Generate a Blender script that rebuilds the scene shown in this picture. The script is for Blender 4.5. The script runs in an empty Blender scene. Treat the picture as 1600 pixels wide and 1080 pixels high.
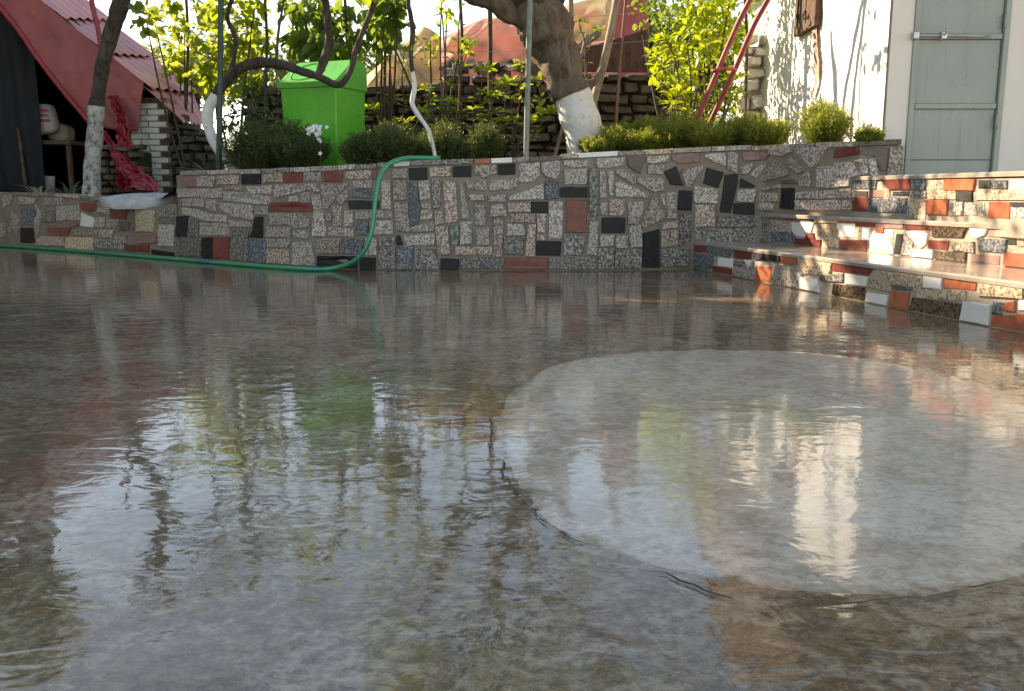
import bpy, bmesh, math, random
import numpy as np
from mathutils import Vector, Matrix, noise as mnoise
random.seed(7); rng = np.random.default_rng(7)
R = math.radians
scene = bpy.context.scene
C = scene.collection

# ------------------------------------------------------------------ camera
H, F, PITCH = 0.55, 1400.0, math.atan(240/1400)
cam_d = bpy.data.cameras.new('camera'); cam = bpy.data.objects.new('camera', cam_d); C.objects.link(cam)
cam_d.lens = F/1600*36; cam_d.sensor_width = 36; cam_d.clip_start = .02; cam_d.clip_end = 3000
cam.location = (0, 0, H); cam.rotation_euler = (R(90)-PITCH, 0, 0)
scene.camera = cam
# ------------------------------------------------------------------ world, sun, exposure
SUN_AZ = Vector((-1, .70, 0)).normalized(); SUN_EL = R(30)
sundir = Vector((SUN_AZ.x*math.cos(SUN_EL), SUN_AZ.y*math.cos(SUN_EL), math.sin(SUN_EL)))
w = bpy.data.worlds.new('World'); scene.world = w; w.use_nodes = True
wt = w.node_tree; wt.nodes.clear()
sky = wt.nodes.new('ShaderNodeTexSky'); sky.sky_type = 'NISHITA'; sky.sun_disc = False
sky.sun_elevation = SUN_EL; sky.sun_rotation = math.atan2(SUN_AZ.x, SUN_AZ.y)
sky.air_density = 1.0; sky.dust_density = .25; sky.ozone_density = 1.2; sky.altitude = 100
bg = wt.nodes.new('ShaderNodeBackground'); bg.inputs['Strength'].default_value = .13
wo = wt.nodes.new('ShaderNodeOutputWorld')
wt.links.new(sky.outputs[0], bg.inputs[0]); wt.links.new(bg.outputs[0], wo.inputs[0])
sd = bpy.data.lights.new('sun', 'SUN'); sd.energy = 5.0; sd.angle = R(.53); sd.color = (1, .91, .76)
sun = bpy.data.objects.new('sun', sd); C.objects.link(sun); sun.location = sundir*50
sun.rotation_euler = sundir.to_track_quat('Z', 'Y').to_euler()
vs = scene.view_settings; vs.view_transform = 'Standard'; vs.look = 'None'; vs.gamma = 1; vs.use_curve_mapping = False
vs.exposure = 1.38
vs.use_white_balance = True; vs.white_balance_temperature = 8400; vs.white_balance_tint = 14
scene.cycles.max_bounces = 8; scene.cycles.transparent_max_bounces = 8

# ------------------------------------------------------------------ survey helpers (pixel readings of the photograph -> metres)
cp, sp = math.cos(PITCH), math.sin(PITCH)
def ray(x, y):
    a, b = (x-800)/F, (540-y)/F
    return Vector((a, cp+b*sp, -sp+b*cp))
def P(x, y, d):
    r = ray(x, y); t = d/r.y; return Vector((r.x*t, d, H+r.z*t))
def G(x, y, z=0.):
    r = ray(x, y); t = (z-H)/r.z; return Vector((r.x*t, r.y*t, z))

# ------------------------------------------------------------------ materials
class NT:
    def __init__(s, name):
        s.m = bpy.data.materials.new(name); s.m.use_nodes = True; s.t = s.m.node_tree; s.t.nodes.clear()
        s.out = s.t.nodes.new('ShaderNodeOutputMaterial')
    def n(s, typ, props=None, **ins):
        nd = s.t.nodes.new('ShaderNode'+typ)
        for k, v in (props or {}).items(): setattr(nd, k, v)
        for k, v in ins.items():
            key = int(k[1:]) if k[0] == '_' else k.replace('_', ' ')
            s.set(nd.inputs[key], v)
        return nd
    def set(s, i, v):
        if isinstance(v, bpy.types.Node): v = v.outputs[0]
        if isinstance(v, bpy.types.NodeSocket): s.t.links.new(v, i)
        else:
            if i.type == 'RGBA' and hasattr(v, '__len__') and len(v) == 3: v = (*v, 1)
            i.default_value = v
    def pos(s): return s.n('NewGeometry').outputs['Position']
    def noise(s, scale, detail=4, rough=.55, vec=None, dist=0):
        return s.n('TexNoise', Vector=vec if vec is not None else s.pos(), Scale=scale, Detail=detail, Roughness=rough, Distortion=dist).outputs[0]
    def ramp(s, fac, *stops, interp='LINEAR'):
        r = s.n('ValToRGB'); s.set(r.inputs[0], fac); cr = r.color_ramp; cr.interpolation = interp
        while len(cr.elements) < len(stops): cr.elements.new(.5)
        for e, (p, c) in zip(cr.elements, stops):
            e.position = p; e.color = (*c, 1) if hasattr(c, '__len__') else (c, c, c, 1)
        return r.outputs[0]
    def mix(s, fac, a, b, mode='MIX'):
        m = s.n('Mix', dict(data_type='RGBA', blend_type=mode)); s.set(m.inputs[0], fac); s.set(m.inputs[6], a); s.set(m.inputs[7], b)
        return m.outputs[2]
    def math(s, op, a, b=0., c=0.):
        m = s.n('Math', dict(operation=op)); s.set(m.inputs[0], a); s.set(m.inputs[1], b); s.set(m.inputs[2], c); return m.outputs[0]
    def bump(s, h, strength=.5, dist=.005, normal=None):
        b = s.n('Bump', Strength=strength, Distance=dist, Height=h)
        if normal is not None: s.set(b.inputs['Normal'], normal)
        return b.outputs[0]
    def bsdf(s, color, rough=.6, normal=None, **kw):
        b = s.n('BsdfPrincipled'); s.set(b.inputs['Base Color'], color); s.set(b.inputs['Roughness'], rough)
        if normal is not None: s.set(b.inputs['Normal'], normal)
        for k, v in kw.items(): s.set(b.inputs[k.replace('_', ' ')], v)
        return b
    def done(s, sh):
        s.t.links.new(sh.outputs[0], s.out.inputs[0]); return s.m
    def rand(s): return s.n('ObjectInfo').outputs['Random']

def granite(name, dark, mid, light, scale=72, rough=.42, tint=.25):
    n = NT(name)
    sp1 = n.noise(scale, 2, .5)
    c = n.ramp(sp1, (.0, dark), (.42, dark), (.47, mid), (.55, mid), (.60, light), interp='LINEAR')
    big = n.noise(9, 3)
    c = n.mix(n.math('MULTIPLY', big, .35), c, mid)
    v = n.n('HueSaturation', Color=c, Value=n.math('MULTIPLY_ADD', n.rand(), tint*2, 1-tint), Saturation=1.)
    return n.done(n.bsdf(v.outputs[0], n.math('MULTIPLY_ADD', sp1, .3, rough-.1), n.bump(n.noise(60, 3), .4, .003)))
def plain(name, col, rough=.5, var=.25, scale=12, bump=.3, bscale=60, bdist=.003, **kw):
    n = NT(name)
    f = n.noise(scale, 5, .6)
    c2 = tuple(max(0, x*(1-var)) for x in col); c1 = tuple(min(1, x*(1+var)) for x in col)
    c = n.ramp(f, (.3, c2), (.7, c1))
    v = n.n('HueSaturation', Color=c, Value=n.math('MULTIPLY_ADD', n.rand(), .3, .85))
    return n.done(n.bsdf(v.outputs[0], rough, n.bump(n.noise(bscale, 4), bump, bdist), **kw))
M = {}
M['G'] = granite('grey_terrazzo', (.12,.10,.088), (.38,.325,.285), (.62,.56,.495))
M['S'] = granite('dark_grey_terrazzo', (.035,.03,.028), (.19,.17,.15), (.44,.40,.36))
M['P'] = granite('tan_terrazzo', (.10,.07,.055), (.38,.29,.225), (.66,.53,.43))
M['C'] = granite('warm_chip_terrazzo', (.20,.13,.08), (.50,.38,.26), (.66,.54,.40), scale=70)
M['B'] = granite('blue_grey_terrazzo', (.02,.022,.028), (.12,.13,.145), (.30,.31,.32))
M['D'] = granite('black_stone', (.004,.004,.005), (.006,.006,.007), (.022,.024,.022), rough=.55)
M['N'] = granite('brown_granite', (.025,.018,.012), (.085,.055,.035), (.20,.13,.08), rough=.25)
M['R'] = plain('red_stone', (.20,.045,.033), .35, .35, 22, .3)
M['O'] = plain('orange_red_stone', (.42,.12,.06), .35, .3, 25, .3)
M['K'] = plain('dull_pink_stone', (.30,.17,.15), .5, .3, 30, .3)
M['M'] = plain('dull_brown_stone', (.13,.10,.085), .5, .25, 14, .3)
M['W'] = plain('white_marble', (.74,.72,.68), .35, .07, 8, .1)
M['V'] = granite('green_veined_stone', (.015,.02,.018), (.14,.17,.15), (.42,.45,.42), scale=45, rough=.3)

def mortar_mat(name, col):
    n = NT(name); f = n.noise(7, 6, .6); g = n.noise(90, 4, .7)
    c = n.mix(n.math('MULTIPLY', g, .6), n.ramp(f, (.3, tuple(x*.65 for x in col)), (.7, tuple(x*1.2 for x in col))), tuple(x*1.1 for x in col))
    return n.done(n.bsdf(c, .75, n.bump(n.math('ADD', n.noise(35, 5), n.math('MULTIPLY', g, .5)), .7, .006)))
M['mortar'] = mortar_mat('mortar', (.25,.205,.16))
M['step_mortar'] = mortar_mat('step_mortar', (.40,.33,.26))

def floor_mat(name, patch=False):
    n = NT(name); pos = n.pos()
    big = n.noise(1.1, 7, .6, pos, .4); mid = n.noise(5.5, 8, .68, pos, .7); fine = n.noise(48, 6, .7, pos); grit = n.noise(240, 3, .6, pos)
    blot = n.noise(2.1, 9, .7, pos, .9); mot = n.noise(11, 7, .62, pos, 1.6); mot2 = n.noise(23, 6, .6, pos, 1.2)
    def colour(a, b, c2, hi, w=1.):
        c = n.mix(n.ramp(big, (.40, 0.), (.60, 1.)), a, b)
        c = n.mix(n.math('MULTIPLY', n.ramp(mid, (.51, 0.), (.54, 1.)), .85 if w == 1 else .5), c, c2)
        c = n.mix(n.math('MULTIPLY', n.ramp(blot, (.53, 0.), (.57, 1.)), .65), c, hi)
        c = n.mix(n.math('MULTIPLY', n.ramp(mot, (.53, 0.), (.56, 1.)), .45*w), c, hi)
        c = n.mix(n.math('MULTIPLY', n.ramp(mot2, (.43, 1.), (.45, 0.)), .45*w), c, tuple(x*.45 for x in a))
        c = n.mix(n.math('MULTIPLY', n.ramp(mot, (.44, 0.), (.452, 1.), (.458, 1.), (.47, 0.)), .5*w), c, tuple(x*.4 for x in a))
        c = n.mix(n.ramp(fine, (.38, .75 if w == 1 else .3), (.58, 0.)), c, tuple(x*.42 for x in a))
        return n.mix(n.math('MULTIPLY', n.ramp(grit, (.58, 0.), (.70, 1.)), .5), c, (.46,.42,.35))
    c = colour((.20,.135,.066), (.35,.26,.145), (.23,.118,.042), (.45,.37,.25))
    edge = None
    if patch:
        at = n.n('Attribute', dict(attribute_name='rim')).outputs['Fac']
        edge = n.ramp(n.math('ADD', at, n.math('MULTIPLY_ADD', mid, 1.2, -.6)), (.0, 0.), (.16, 1.))
        c = n.mix(edge, c, colour((.56,.45,.32), (.68,.57,.42), (.46,.34,.22), (.72,.64,.50), .8))
    # water film: smooth where it lies deep, grain breaking through where it has run off
    film = n.ramp(n.math('MULTIPLY_ADD', mid, .55, n.math('MULTIPLY', big, .45)), (.46, 1.), (.56, .0))
    dry = n.math('SUBTRACT', 1., film)
    waves = n.math('ADD', n.noise(8.5, 3, .5, n.n('Mapping', Vector=pos, Scale=(.8, 1.4, 1)).outputs[0], .7), n.math('MULTIPLY', n.noise(34, 3, .5, pos, .6), .08))
    k = 1. if not patch else .8
    cn = n.bump(waves, .5*k, .0034)
    cn = n.bump(n.math('MULTIPLY', n.noise(75, 4, .6, pos), n.math('MULTIPLY_ADD', dry, .16, .0 if not patch else .12)), .45, .0010, cn)
    bn = n.bump(n.math('ADD', n.math('MULTIPLY', fine, .7), n.math('ADD', mid, n.math('MULTIPLY', grit, .2))), .6, .004)
    cr = n.math('MULTIPLY_ADD', dry, .015, .004 if not patch else .045)
    return n.done(n.bsdf(c, .6, bn, Coat_Weight=1.0, Coat_Roughness=cr, Coat_IOR=1.42, Coat_Normal=cn, Specular_IOR_Level=.12))
M['floor'] = floor_mat('wet_concrete'); M['patch'] = floor_mat('wet_concrete_patch', True)
def tread_mat():
    n = NT('wet_tread_concrete'); f = n.noise(6, 6, .6)
    c = n.ramp(f, (.3, (.27,.22,.17)), (.7, (.44,.38,.31)))
    return n.done(n.bsdf(c, .35, n.bump(n.noise(30, 4), .3, .002), Coat_Weight=.8, Coat_Roughness=.08))
M['tread'] = tread_mat()
def bark(name, c1, c2, scale=22):
    n = NT(name); pos = n.n('Mapping', Vector=n.pos(), Scale=(1, 1, .35)).outputs[0]
    f = n.noise(scale, 7, .7, pos, .8); g = n.noise(6, 3)
    c = n.mix(n.math('MULTIPLY', g, .4), n.ramp(f, (.35, c1), (.62, c2)), c1)
    return n.done(n.bsdf(c, .85, n.bump(f, 1., .02)))
M['bark'] = bark('bark', (.025,.018,.013), (.12,.09,.065))
M['bark_light'] = bark('grey_bark', (.07,.05,.035), (.25,.19,.14), 16)
M['stem'] = bark('stem_bark', (.05,.035,.02), (.15,.11,.07), 30)
def limewash():
    n = NT('limewash'); f = n.noise(26, 6, .7); 
    c = n.ramp(f, (.28, (.25,.21,.17)), (.38, (.70,.68,.64)), (.7, (.86,.85,.82)))
    return n.done(n.bsdf(c, .85, n.bump(f, .8, .012)))
M['limewash'] = limewash()
M['limewash_worn'] = (lambda n: n.done(n.bsdf(n.ramp(n.noise(16, 8, .8), (.38, (.06,.05,.04)), (.50, (.38,.36,.33)), (.7, (.62,.60,.56))), .9, n.bump(n.noise(30,6,.7), .8, .012))))(NT('worn_limewash'))
def leaf(name, c1, c2, trans=.5, tcol=None, scale=3.5):
    n = NT(name); f = n.noise(scale, 3); g = n.noise(31, 2)
    c = n.mix(n.ramp(n.math('MULTIPLY_ADD', g, .6, n.math('MULTIPLY', f, .4)), (.38, 0.), (.62, 1.)), c1, c2)
    b = n.bsdf(c, .42); tc = n.mix(.5, c, tcol or tuple(min(1, x*2.2) for x in c2), 'MIX')
    t = n.n('BsdfTranslucent', Color=tc); mx = n.n('MixShader'); n.set(mx.inputs[0], trans); n.set(mx.inputs[1], b); n.set(mx.inputs[2], t)
    return n.done(mx)
M['leaf_green'] = leaf('green_leaf', (.045,.10,.018), (.13,.22,.03), .5, (.42,.55,.05))
M['leaf_fresh'] = leaf('fresh_leaf', (.13,.21,.025), (.26,.34,.04), .55, (.62,.68,.06))
M['leaf_yellow'] = leaf('yellow_green_leaf', (.20,.30,.02), (.38,.44,.03), .5, (.70,.78,.05))
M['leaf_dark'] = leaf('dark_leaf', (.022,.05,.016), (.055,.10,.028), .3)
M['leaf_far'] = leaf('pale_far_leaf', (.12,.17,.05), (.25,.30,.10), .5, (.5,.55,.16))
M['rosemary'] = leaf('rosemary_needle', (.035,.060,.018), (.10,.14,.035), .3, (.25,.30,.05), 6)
M['rosemary_lit'] = leaf('sunlit_rosemary_needle', (.055,.095,.016), (.22,.27,.045), .5, (.58,.62,.08), 6)  # brighter, yellower copy of the rosemary colour with the sunlight painted in
M['iris'] = leaf('strap_leaf', (.05,.09,.045), (.10,.16,.08), .25)
M['soil'] = plain('garden_soil', (.055,.040,.028), .95, .5, 5, 1., 25, .03)
M['dry_stone'] = (lambda n: n.done(n.bsdf(n.n('HueSaturation', Color=n.mix(n.ramp(n.noise(11,6,.7),(.5,0.),(.66,1.)), n.ramp(n.noise(18,6,.7), (.3,(.045,.034,.026)), (.7,(.17,.135,.10))), (.07,.075,.03)), Value=n.math('MULTIPLY_ADD', n.rand(), .9, .6)).outputs[0], .9, n.bump(n.noise(22,6,.7), 1., .02))))(NT('field_stone'))
M['earth_core'] = plain('earth_core', (.06,.047,.035), .95, .4, 8, 1., 20, .03)
M['lime_stone'] = plain('whitewashed_rubble', (.62,.59,.55), .9, .25, 14, 1., 14, .03)
def plaster(name, col, stain=False):
    n = NT(name); f = n.noise(3.2, 6, .6); c = n.mix(n.ramp(f, (.35, .25), (.65, 0.)), col, tuple(x*.82 for x in col))
    h = n.math('ADD', n.noise(9, 4), n.math('MULTIPLY', n.noise(45, 4), .35))
    return n.done(n.bsdf(c, .8, n.bump(h, .6 if stain else .25, .02 if stain else .006)))
M['white_wall'] = plaster('white_limewashed_plaster', (.80,.79,.77), True)
M['cream_wall'] = plaster('cream_plaster', (.86,.76,.65))
M['rust'] = plain('brown_stain', (.42,.27,.19), .8, .25, 8, .3)
def door_paint():
    n = NT('grey_green_door_paint'); pos = n.pos(); st_ = n.n('Mapping', Vector=pos, Scale=(9, 9, .7)).outputs[0]
    c = n.ramp(n.noise(2.5, 5), (.3, (.31,.33,.285)), (.7, (.37,.385,.33)))
    c = n.mix(n.math('MULTIPLY', n.ramp(n.noise(3, 5, .65, st_), (.55, 0.), (.72, 1.)), .4), c, (.20,.19,.15))
    c = n.mix(n.math('MULTIPLY', n.ramp(n.noise(30, 7, .75), (.64, 0.), (.68, 1.)), .8), c, (.13,.07,.035))
    return n.done(n.bsdf(c, n.math('MULTIPLY_ADD', n.noise(6, 4), .3, .25), n.bump(n.noise(2.2, 2), .5, .01)))
M['door'] = door_paint()
M['metal'] = plain('galvanised_steel', (.45,.44,.42), .35, .2, 20, .2, Metallic=.8)
M['pole_green'] = plain('weathered_green_pole', (.055,.085,.08), .6, .3, 14, .3)
M['pole_grey'] = plain('weathered_grey_pole', (.20,.23,.21), .55, .3, 16, .3)
M['wood_pale'] = bark('pale_stake_wood', (.22,.17,.12), (.46,.38,.30), 14)
M['wood_brown'] = bark('old_brown_wood', (.05,.027,.018), (.17,.095,.06), 18)
M['rusty'] = plain('rusty_rod', (.22,.10,.06), .7, .3, 30, .4)
M['red_paint'] = plain('red_painted_pole', (.34,.05,.05), .5, .35, 15, .3)
M['roof_red'] = plain('dusty_red_roof_sheet', (.64,.25,.22), .5, .18, 5, .2)
M['tarp_red'] = plain('red_tarpaulin', (.40,.085,.085), .5, .25, 3, .5, 7, .02)
M['tarp_bright'] = plain('bright_red_plastic', (.34,.028,.038), .4, .35, 14, .6, 20, .01)
def sheet(name, c1, c2, c3):
    n = NT(name); f = n.noise(1.1, 3, .5, None, .8)
    c = n.ramp(f, (.34, c1), (.47, c2), (.60, c3)); b = n.bsdf(c, .6, n.bump(n.noise(9, 4), .5, .02))
    t = n.n('BsdfTranslucent', Color=c); mx = n.n('MixShader'); n.set(mx.inputs[0], .6); n.set(mx.inputs[1], b); n.set(mx.inputs[2], t)
    return n.done(mx)
M['tarp_pink'] = sheet('faded_red_tarp', (.82,.32,.27), (.88,.56,.44), (.80,.40,.34))
M['tarp_cream'] = sheet('faded_cream_tarp', (.80,.42,.26), (.80,.66,.42), (.44,.42,.28))
M['bin'] = (lambda n: n.done(n.bsdf(n.mix(n.math('MULTIPLY', n.ramp(n.noise(14, 7, .75), (.52, 0.), (.66, 1.)), .35), n.ramp(n.noise(3, 5), (.3, (.06,.42,.03)), (.7, (.085,.53,.035))), (.09,.16,.05)), .36, n.bump(n.noise(5, 2), .3, .012))))(NT('green_bin_paint'))
M['bin_dark'] = plain('dark_gap', (.01,.03,.01), .6)
M['hose'] = (lambda n: n.done(n.bsdf(n.ramp(n.noise(2.2, 2), (.56,(.0,.27,.13)), (.62,(.0,.16,.20))), .28, None, Coat_Weight=.5)))(NT('green_hose'))
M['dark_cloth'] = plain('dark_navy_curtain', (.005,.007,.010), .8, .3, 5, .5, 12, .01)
M['shed_shade'] = plain('painted_shed_shade', (.022,.019,.017), .9, .4, 4, .6)  # near-black: the darkness inside the shed is put into the wall colour
M['sack'] = plain('white_woven_sack', (.42,.38,.36), .7, .15, 20, .4)
M['sack_print'] = plain('red_print', (.35,.05,.06), .7)
M['brick_white'] = (lambda n: n.done(n.bsdf(n.ramp(n.noise(17, 7, .75), (.33,(.12,.08,.06)), (.40,(.60,.57,.53)), (.7,(.78,.76,.72))), .9, n.bump(n.noise(35,5), .8, .008))))(NT('whitewashed_brick'))
M['brick_old'] = plain('old_brick', (.10,.065,.045), .9, .45, 14, 1., 24, .01)
M['cap'] = granite('cap_stone', (.14,.11,.09), (.34,.29,.24), (.50,.45,.39), scale=60, tint=.35)
M['basin'] = plain('white_chipped_basin', (.42,.42,.42), .55, .3, 12, .3)
M['roof_tile'] = plain('clay_roof_tile', (.15,.07,.045), .8, .3, 4, .5)
M['crack'] = plain('crack_dirt', (.02,.016,.012), .6)
M['flower'] = plain('white_petal', (.8,.8,.8), .6, .05)

# ------------------------------------------------------------------ object helpers
def tag(o, label=None, cat=None, group=None, kind=None):
    if label: o['label'] = label
    if cat: o['category'] = cat
    if group: o['group'] = group
    if kind: o['kind'] = kind
    return o
def empty(name, loc, label, cat, group=None):
    o = bpy.data.objects.new(name, None); C.objects.link(o); o.location = loc; o.empty_display_size = .1
    return tag(o, label, cat, group)
def link(name, me, mat, parent=None, kind=None, smooth=False):
    if mat is not None: me.materials.append(mat if not isinstance(mat, str) else M[mat])
    if smooth: me.polygons.foreach_set('use_smooth', [True]*len(me.polygons))
    o = bpy.data.objects.new(name, me); C.objects.link(o)
    if parent is not None:
        o.parent = parent; o.matrix_parent_inverse = Matrix.Translation(-parent.location)
    if kind: o['kind'] = kind
    return o
def base_of(o):
    v = Vector((0, 0, 0))
    while o is not None: v += o.location; o = o.parent
    return v
def mesh(name, verts, faces):
    me = bpy.data.meshes.new(name); me.from_pydata([tuple(v) for v in verts], [], faces); me.update(); return me
def recenter(name, verts, faces):
    vs_ = [Vector(v) for v in verts]; c = sum(vs_, Vector())/len(vs_)
    return mesh(name, [v-c for v in vs_], faces), c
def obj(name, verts, faces, mat, parent=None, kind=None, smooth=False, centre=False):
    if centre:
        me, c = recenter(name, verts, faces)
        o = link(name, me, mat, parent, kind, smooth); o.location = c
        return o
    return link(name, mesh(name, verts, faces), mat, parent, kind, smooth)
class MB:
    def __init__(s): s.v = []; s.f = []
    def add(s, v, f):
        k = len(s.v); s.v += [Vector(x) for x in v]; s.f += [tuple(i+k for i in q) for q in f]; return s
    def box(s, a, b, rot=0, piv=None):
        x0, y0, z0 = a; x1, y1, z1 = b
        v = [Vector(p) for p in ((x0,y0,z0),(x1,y0,z0),(x1,y1,z0),(x0,y1,z0),(x0,y0,z1),(x1,y0,z1),(x1,y1,z1),(x0,y1,z1))]
        if rot:
            m = Matrix.Rotation(rot, 3, 'Z'); piv = Vector(piv or (0,0,0)); v = [m@(p-piv)+piv for p in v]
        return s.add(v, [(3,2,1,0),(4,5,6,7),(0,1,5,4),(1,2,6,5),(2,3,7,6),(3,0,4,7)])
    def obj(s, name, mat, parent=None, kind=None, smooth=False, bevel=0, centre=False):
        o = obj(name, s.v, s.f, mat, parent, kind, smooth, centre)
        if bevel:
            b = o.modifiers.new('bevel', 'BEVEL'); b.width = bevel; b.segments = 2; b.limit_method = 'ANGLE'
        return o
def spline(pts, rad, step=.05):
    pts = [Vector(p) for p in pts]; out = []; rr = []
    n = len(pts)
    for i in range(n-1):
        p0 = pts[max(i-1, 0)]; p1 = pts[i]; p2 = pts[i+1]; p3 = pts[min(i+2, n-1)]
        k = max(2, int((p2-p1).length/step))
        for j in range(k):
            t = j/k; t2 = t*t; t3 = t2*t
            out.append(.5*((2*p1)+(-p0+p2)*t+(2*p0-5*p1+4*p2-p3)*t2+(-p0+3*p1-3*p2+p3)*t3)); rr.append(rad[i]*(1-t)+rad[i+1]*t)
    out.append(pts[-1]); rr.append(rad[-1]); return out, rr
def tube_data(pts, rad, sides=8, rough=0., nscale=9, step=.05, seed=0, caps=True):
    if not hasattr(rad, '__len__'): rad = [rad]*len(pts)
    pts, rad = spline(pts, rad, step); v = []; f = []
    t = (pts[1]-pts[0]).normalized(); a = t.orthogonal().normalized()
    for i, p in enumerate(pts):
        t2 = (pts[min(i+1, len(pts)-1)]-pts[max(i-1, 0)]).normalized()
        a = (a-t2*a.dot(t2)).normalized(); b = t2.cross(a)
        for k in range(sides):
            an = 2*math.pi*k/sides; d = a*math.cos(an)+b*math.sin(an); r = rad[i]
            if rough:
                q = p+d*r; r *= 1+rough*mnoise.noise(q*nscale+Vector((seed, 0, 0)))+rough*.5*mnoise.noise(q*nscale*2.7)
            v.append(p+d*r)
    m = len(pts)
    for i in range(m-1):
        for k in range(sides):
            f.append((i*sides+k, i*sides+(k+1) % sides, (i+1)*sides+(k+1) % sides, (i+1)*sides+k))
    if caps: f.append(tuple(range(sides-1, -1, -1))); f.append(tuple((m-1)*sides+k for k in range(sides)))
    return v, f
def tube(name, pts, rad, mat, parent=None, sides=8, rough=0., **kw):
    v, f = tube_data(pts, rad, sides, rough, **kw); return obj(name, v, f, mat, parent, smooth=True)
def in_box(pts):  # bounding helpers
    return min(p.z for p in pts)

# leaves -----------------------------------------------------------
def leaf_mesh(name, cen, dirs, nor, L, W, mat, parent=None, kind='stuff', hexa=False):
    """cen,dirs,nor: (n,3); L,W: (n,)"""
    cen = np.asarray(cen, float); n = len(cen); L = np.broadcast_to(L, n)[:, None]; W = np.broadcast_to(W, n)[:, None]
    d = dirs/np.linalg.norm(dirs, axis=1, keepdims=True)
    s = np.cross(d, nor); s /= np.linalg.norm(s, axis=1, keepdims=True)+1e-9; u = np.cross(s, d)
    if hexa:
        vs_ = np.stack([cen, cen+d*L*.35+s*W*.5+u*W*.12, cen+d*L*.75+s*W*.38+u*W*.05, cen+d*L-u*L*.12, cen+d*L*.75-s*W*.38+u*W*.05, cen+d*L*.35-s*W*.5+u*W*.12], 1).reshape(-1, 3)
        k = 6; fc = np.array([[0,1,2],[0,2,3],[0,3,4],[0,4,5]])
    else:
        vs_ = np.stack([cen, cen+d*L*.5+s*W*.5+u*W*.15, cen+d*L, cen+d*L*.5-s*W*.5+u*W*.15], 1).reshape(-1, 3)
        k = 4; fc = np.array([[0,1,2],[0,2,3]])
    fs = (np.arange(n)[:, None, None]*k+fc[None]).reshape(-1, 3)
    me = bpy.data.meshes.new(name); me.vertices.add(len(vs_)); me.vertices.foreach_set('co', vs_.ravel())
    me.loops.add(fs.size); me.loops.foreach_set('vertex_index', fs.ravel().astype(np.int32))
    me.polygons.add(len(fs)); me.polygons.foreach_set('loop_start', np.arange(0, fs.size, 3, dtype=np.int32))
    try: me.polygons.foreach_set('loop_total', np.full(len(fs), 3, dtype=np.int32))
    except Exception: pass
    me.update(calc_edges=True); me.validate()
    return link(name, me, mat, parent, kind)
def unit(n):
    v = rng.normal(size=(n, 3)); return v/np.linalg.norm(v, axis=1, keepdims=True)
def crown(name, clusters, per, L, W, mat, parent, droop=.5, hexa=True, kind='stuff'):
    """clusters: list of (centre, radius)"""
    cs = []; ds = []
    for c, r in clusters:
        k = max(3, int(per*(r/.25)**1.6)); p = unit(k)*(rng.random((k, 1))**.5)*r*np.array([1, 1, .85])
        cs.append(np.array(c)+p); dd = unit(k)+p/r*.8; dd[:, 2] -= droop; ds.append(dd)
    cs = np.concatenate(cs); ds = np.concatenate(ds); n = len(cs)
    nn = unit(n)*.7+np.array([0, 0, 1.]); s = rng.uniform(.65, 1.25, n)
    return leaf_mesh(name, cs, ds, nn, L*s, W*s, mat, parent, kind, hexa)

# ------------------------------------------------------------------ surfaces traced from readings
class Surf:
    """vertical surface over a plan polyline (left to right seen from the camera)"""
    def __init__(s, pts): s.p = [Vector((p[0], p[1])) for p in pts]
    def hit(s, x, y):
        r = ray(x, y); d = Vector((r.x, r.y)); best = None
        for i in range(len(s.p)-1):
            a, b = s.p[i], s.p[i+1]; e = b-a
            det = d.x*(-e.y)+e.x*d.y
            if abs(det) < 1e-9: continue
            t = (a.x*(-e.y)+e.x*a.y)/det; u = (d.x*a.y-d.y*a.x)/det
            lo = 0 if i else -.5; hi = 1 if i < len(s.p)-2 else 1.5
            if lo-1e-6 <= u <= hi+1e-6 and t > 0:
                if best is None or t < best[0]: best = (t, i, u)
        if best is None: return None
        t, i, u = best; e = s.p[i+1]-s.p[i]; nrm = Vector((e.y, -e.x)).normalized()
        if nrm.dot(d) > 0: nrm = -nrm
        q = d*t; return Vector((q.x, q.y, H+r.z*t)), Vector((nrm.x, nrm.y, 0))
def prism(ptsn, out, back=.02, inset=.004, jit=.0):
    """ptsn: list of (point, normal) around the outline"""
    n = len(ptsn); c = sum((p for p, _ in ptsn), Vector())/n
    v = []; 
    for p, nr in ptsn: v.append(p-nr*back)
    for p, nr in ptsn: v.append(p+nr*(out-.004))
    tilt = Vector((random.uniform(-1, 1), 0, random.uniform(-1, 1)))*.035
    for p, nr in ptsn:
        q = p+(c-p).normalized()*inset; v.append(q+nr*(out+tilt.dot(q-c)))
    f = []
    for k in range(n):
        j = (k+1) % n; f += [(k, j, n+j, n+k), (n+k, n+j, 2*n+j, 2*n+k)]
    f.append(tuple(range(2*n, 3*n)))
    return v, f
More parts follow.
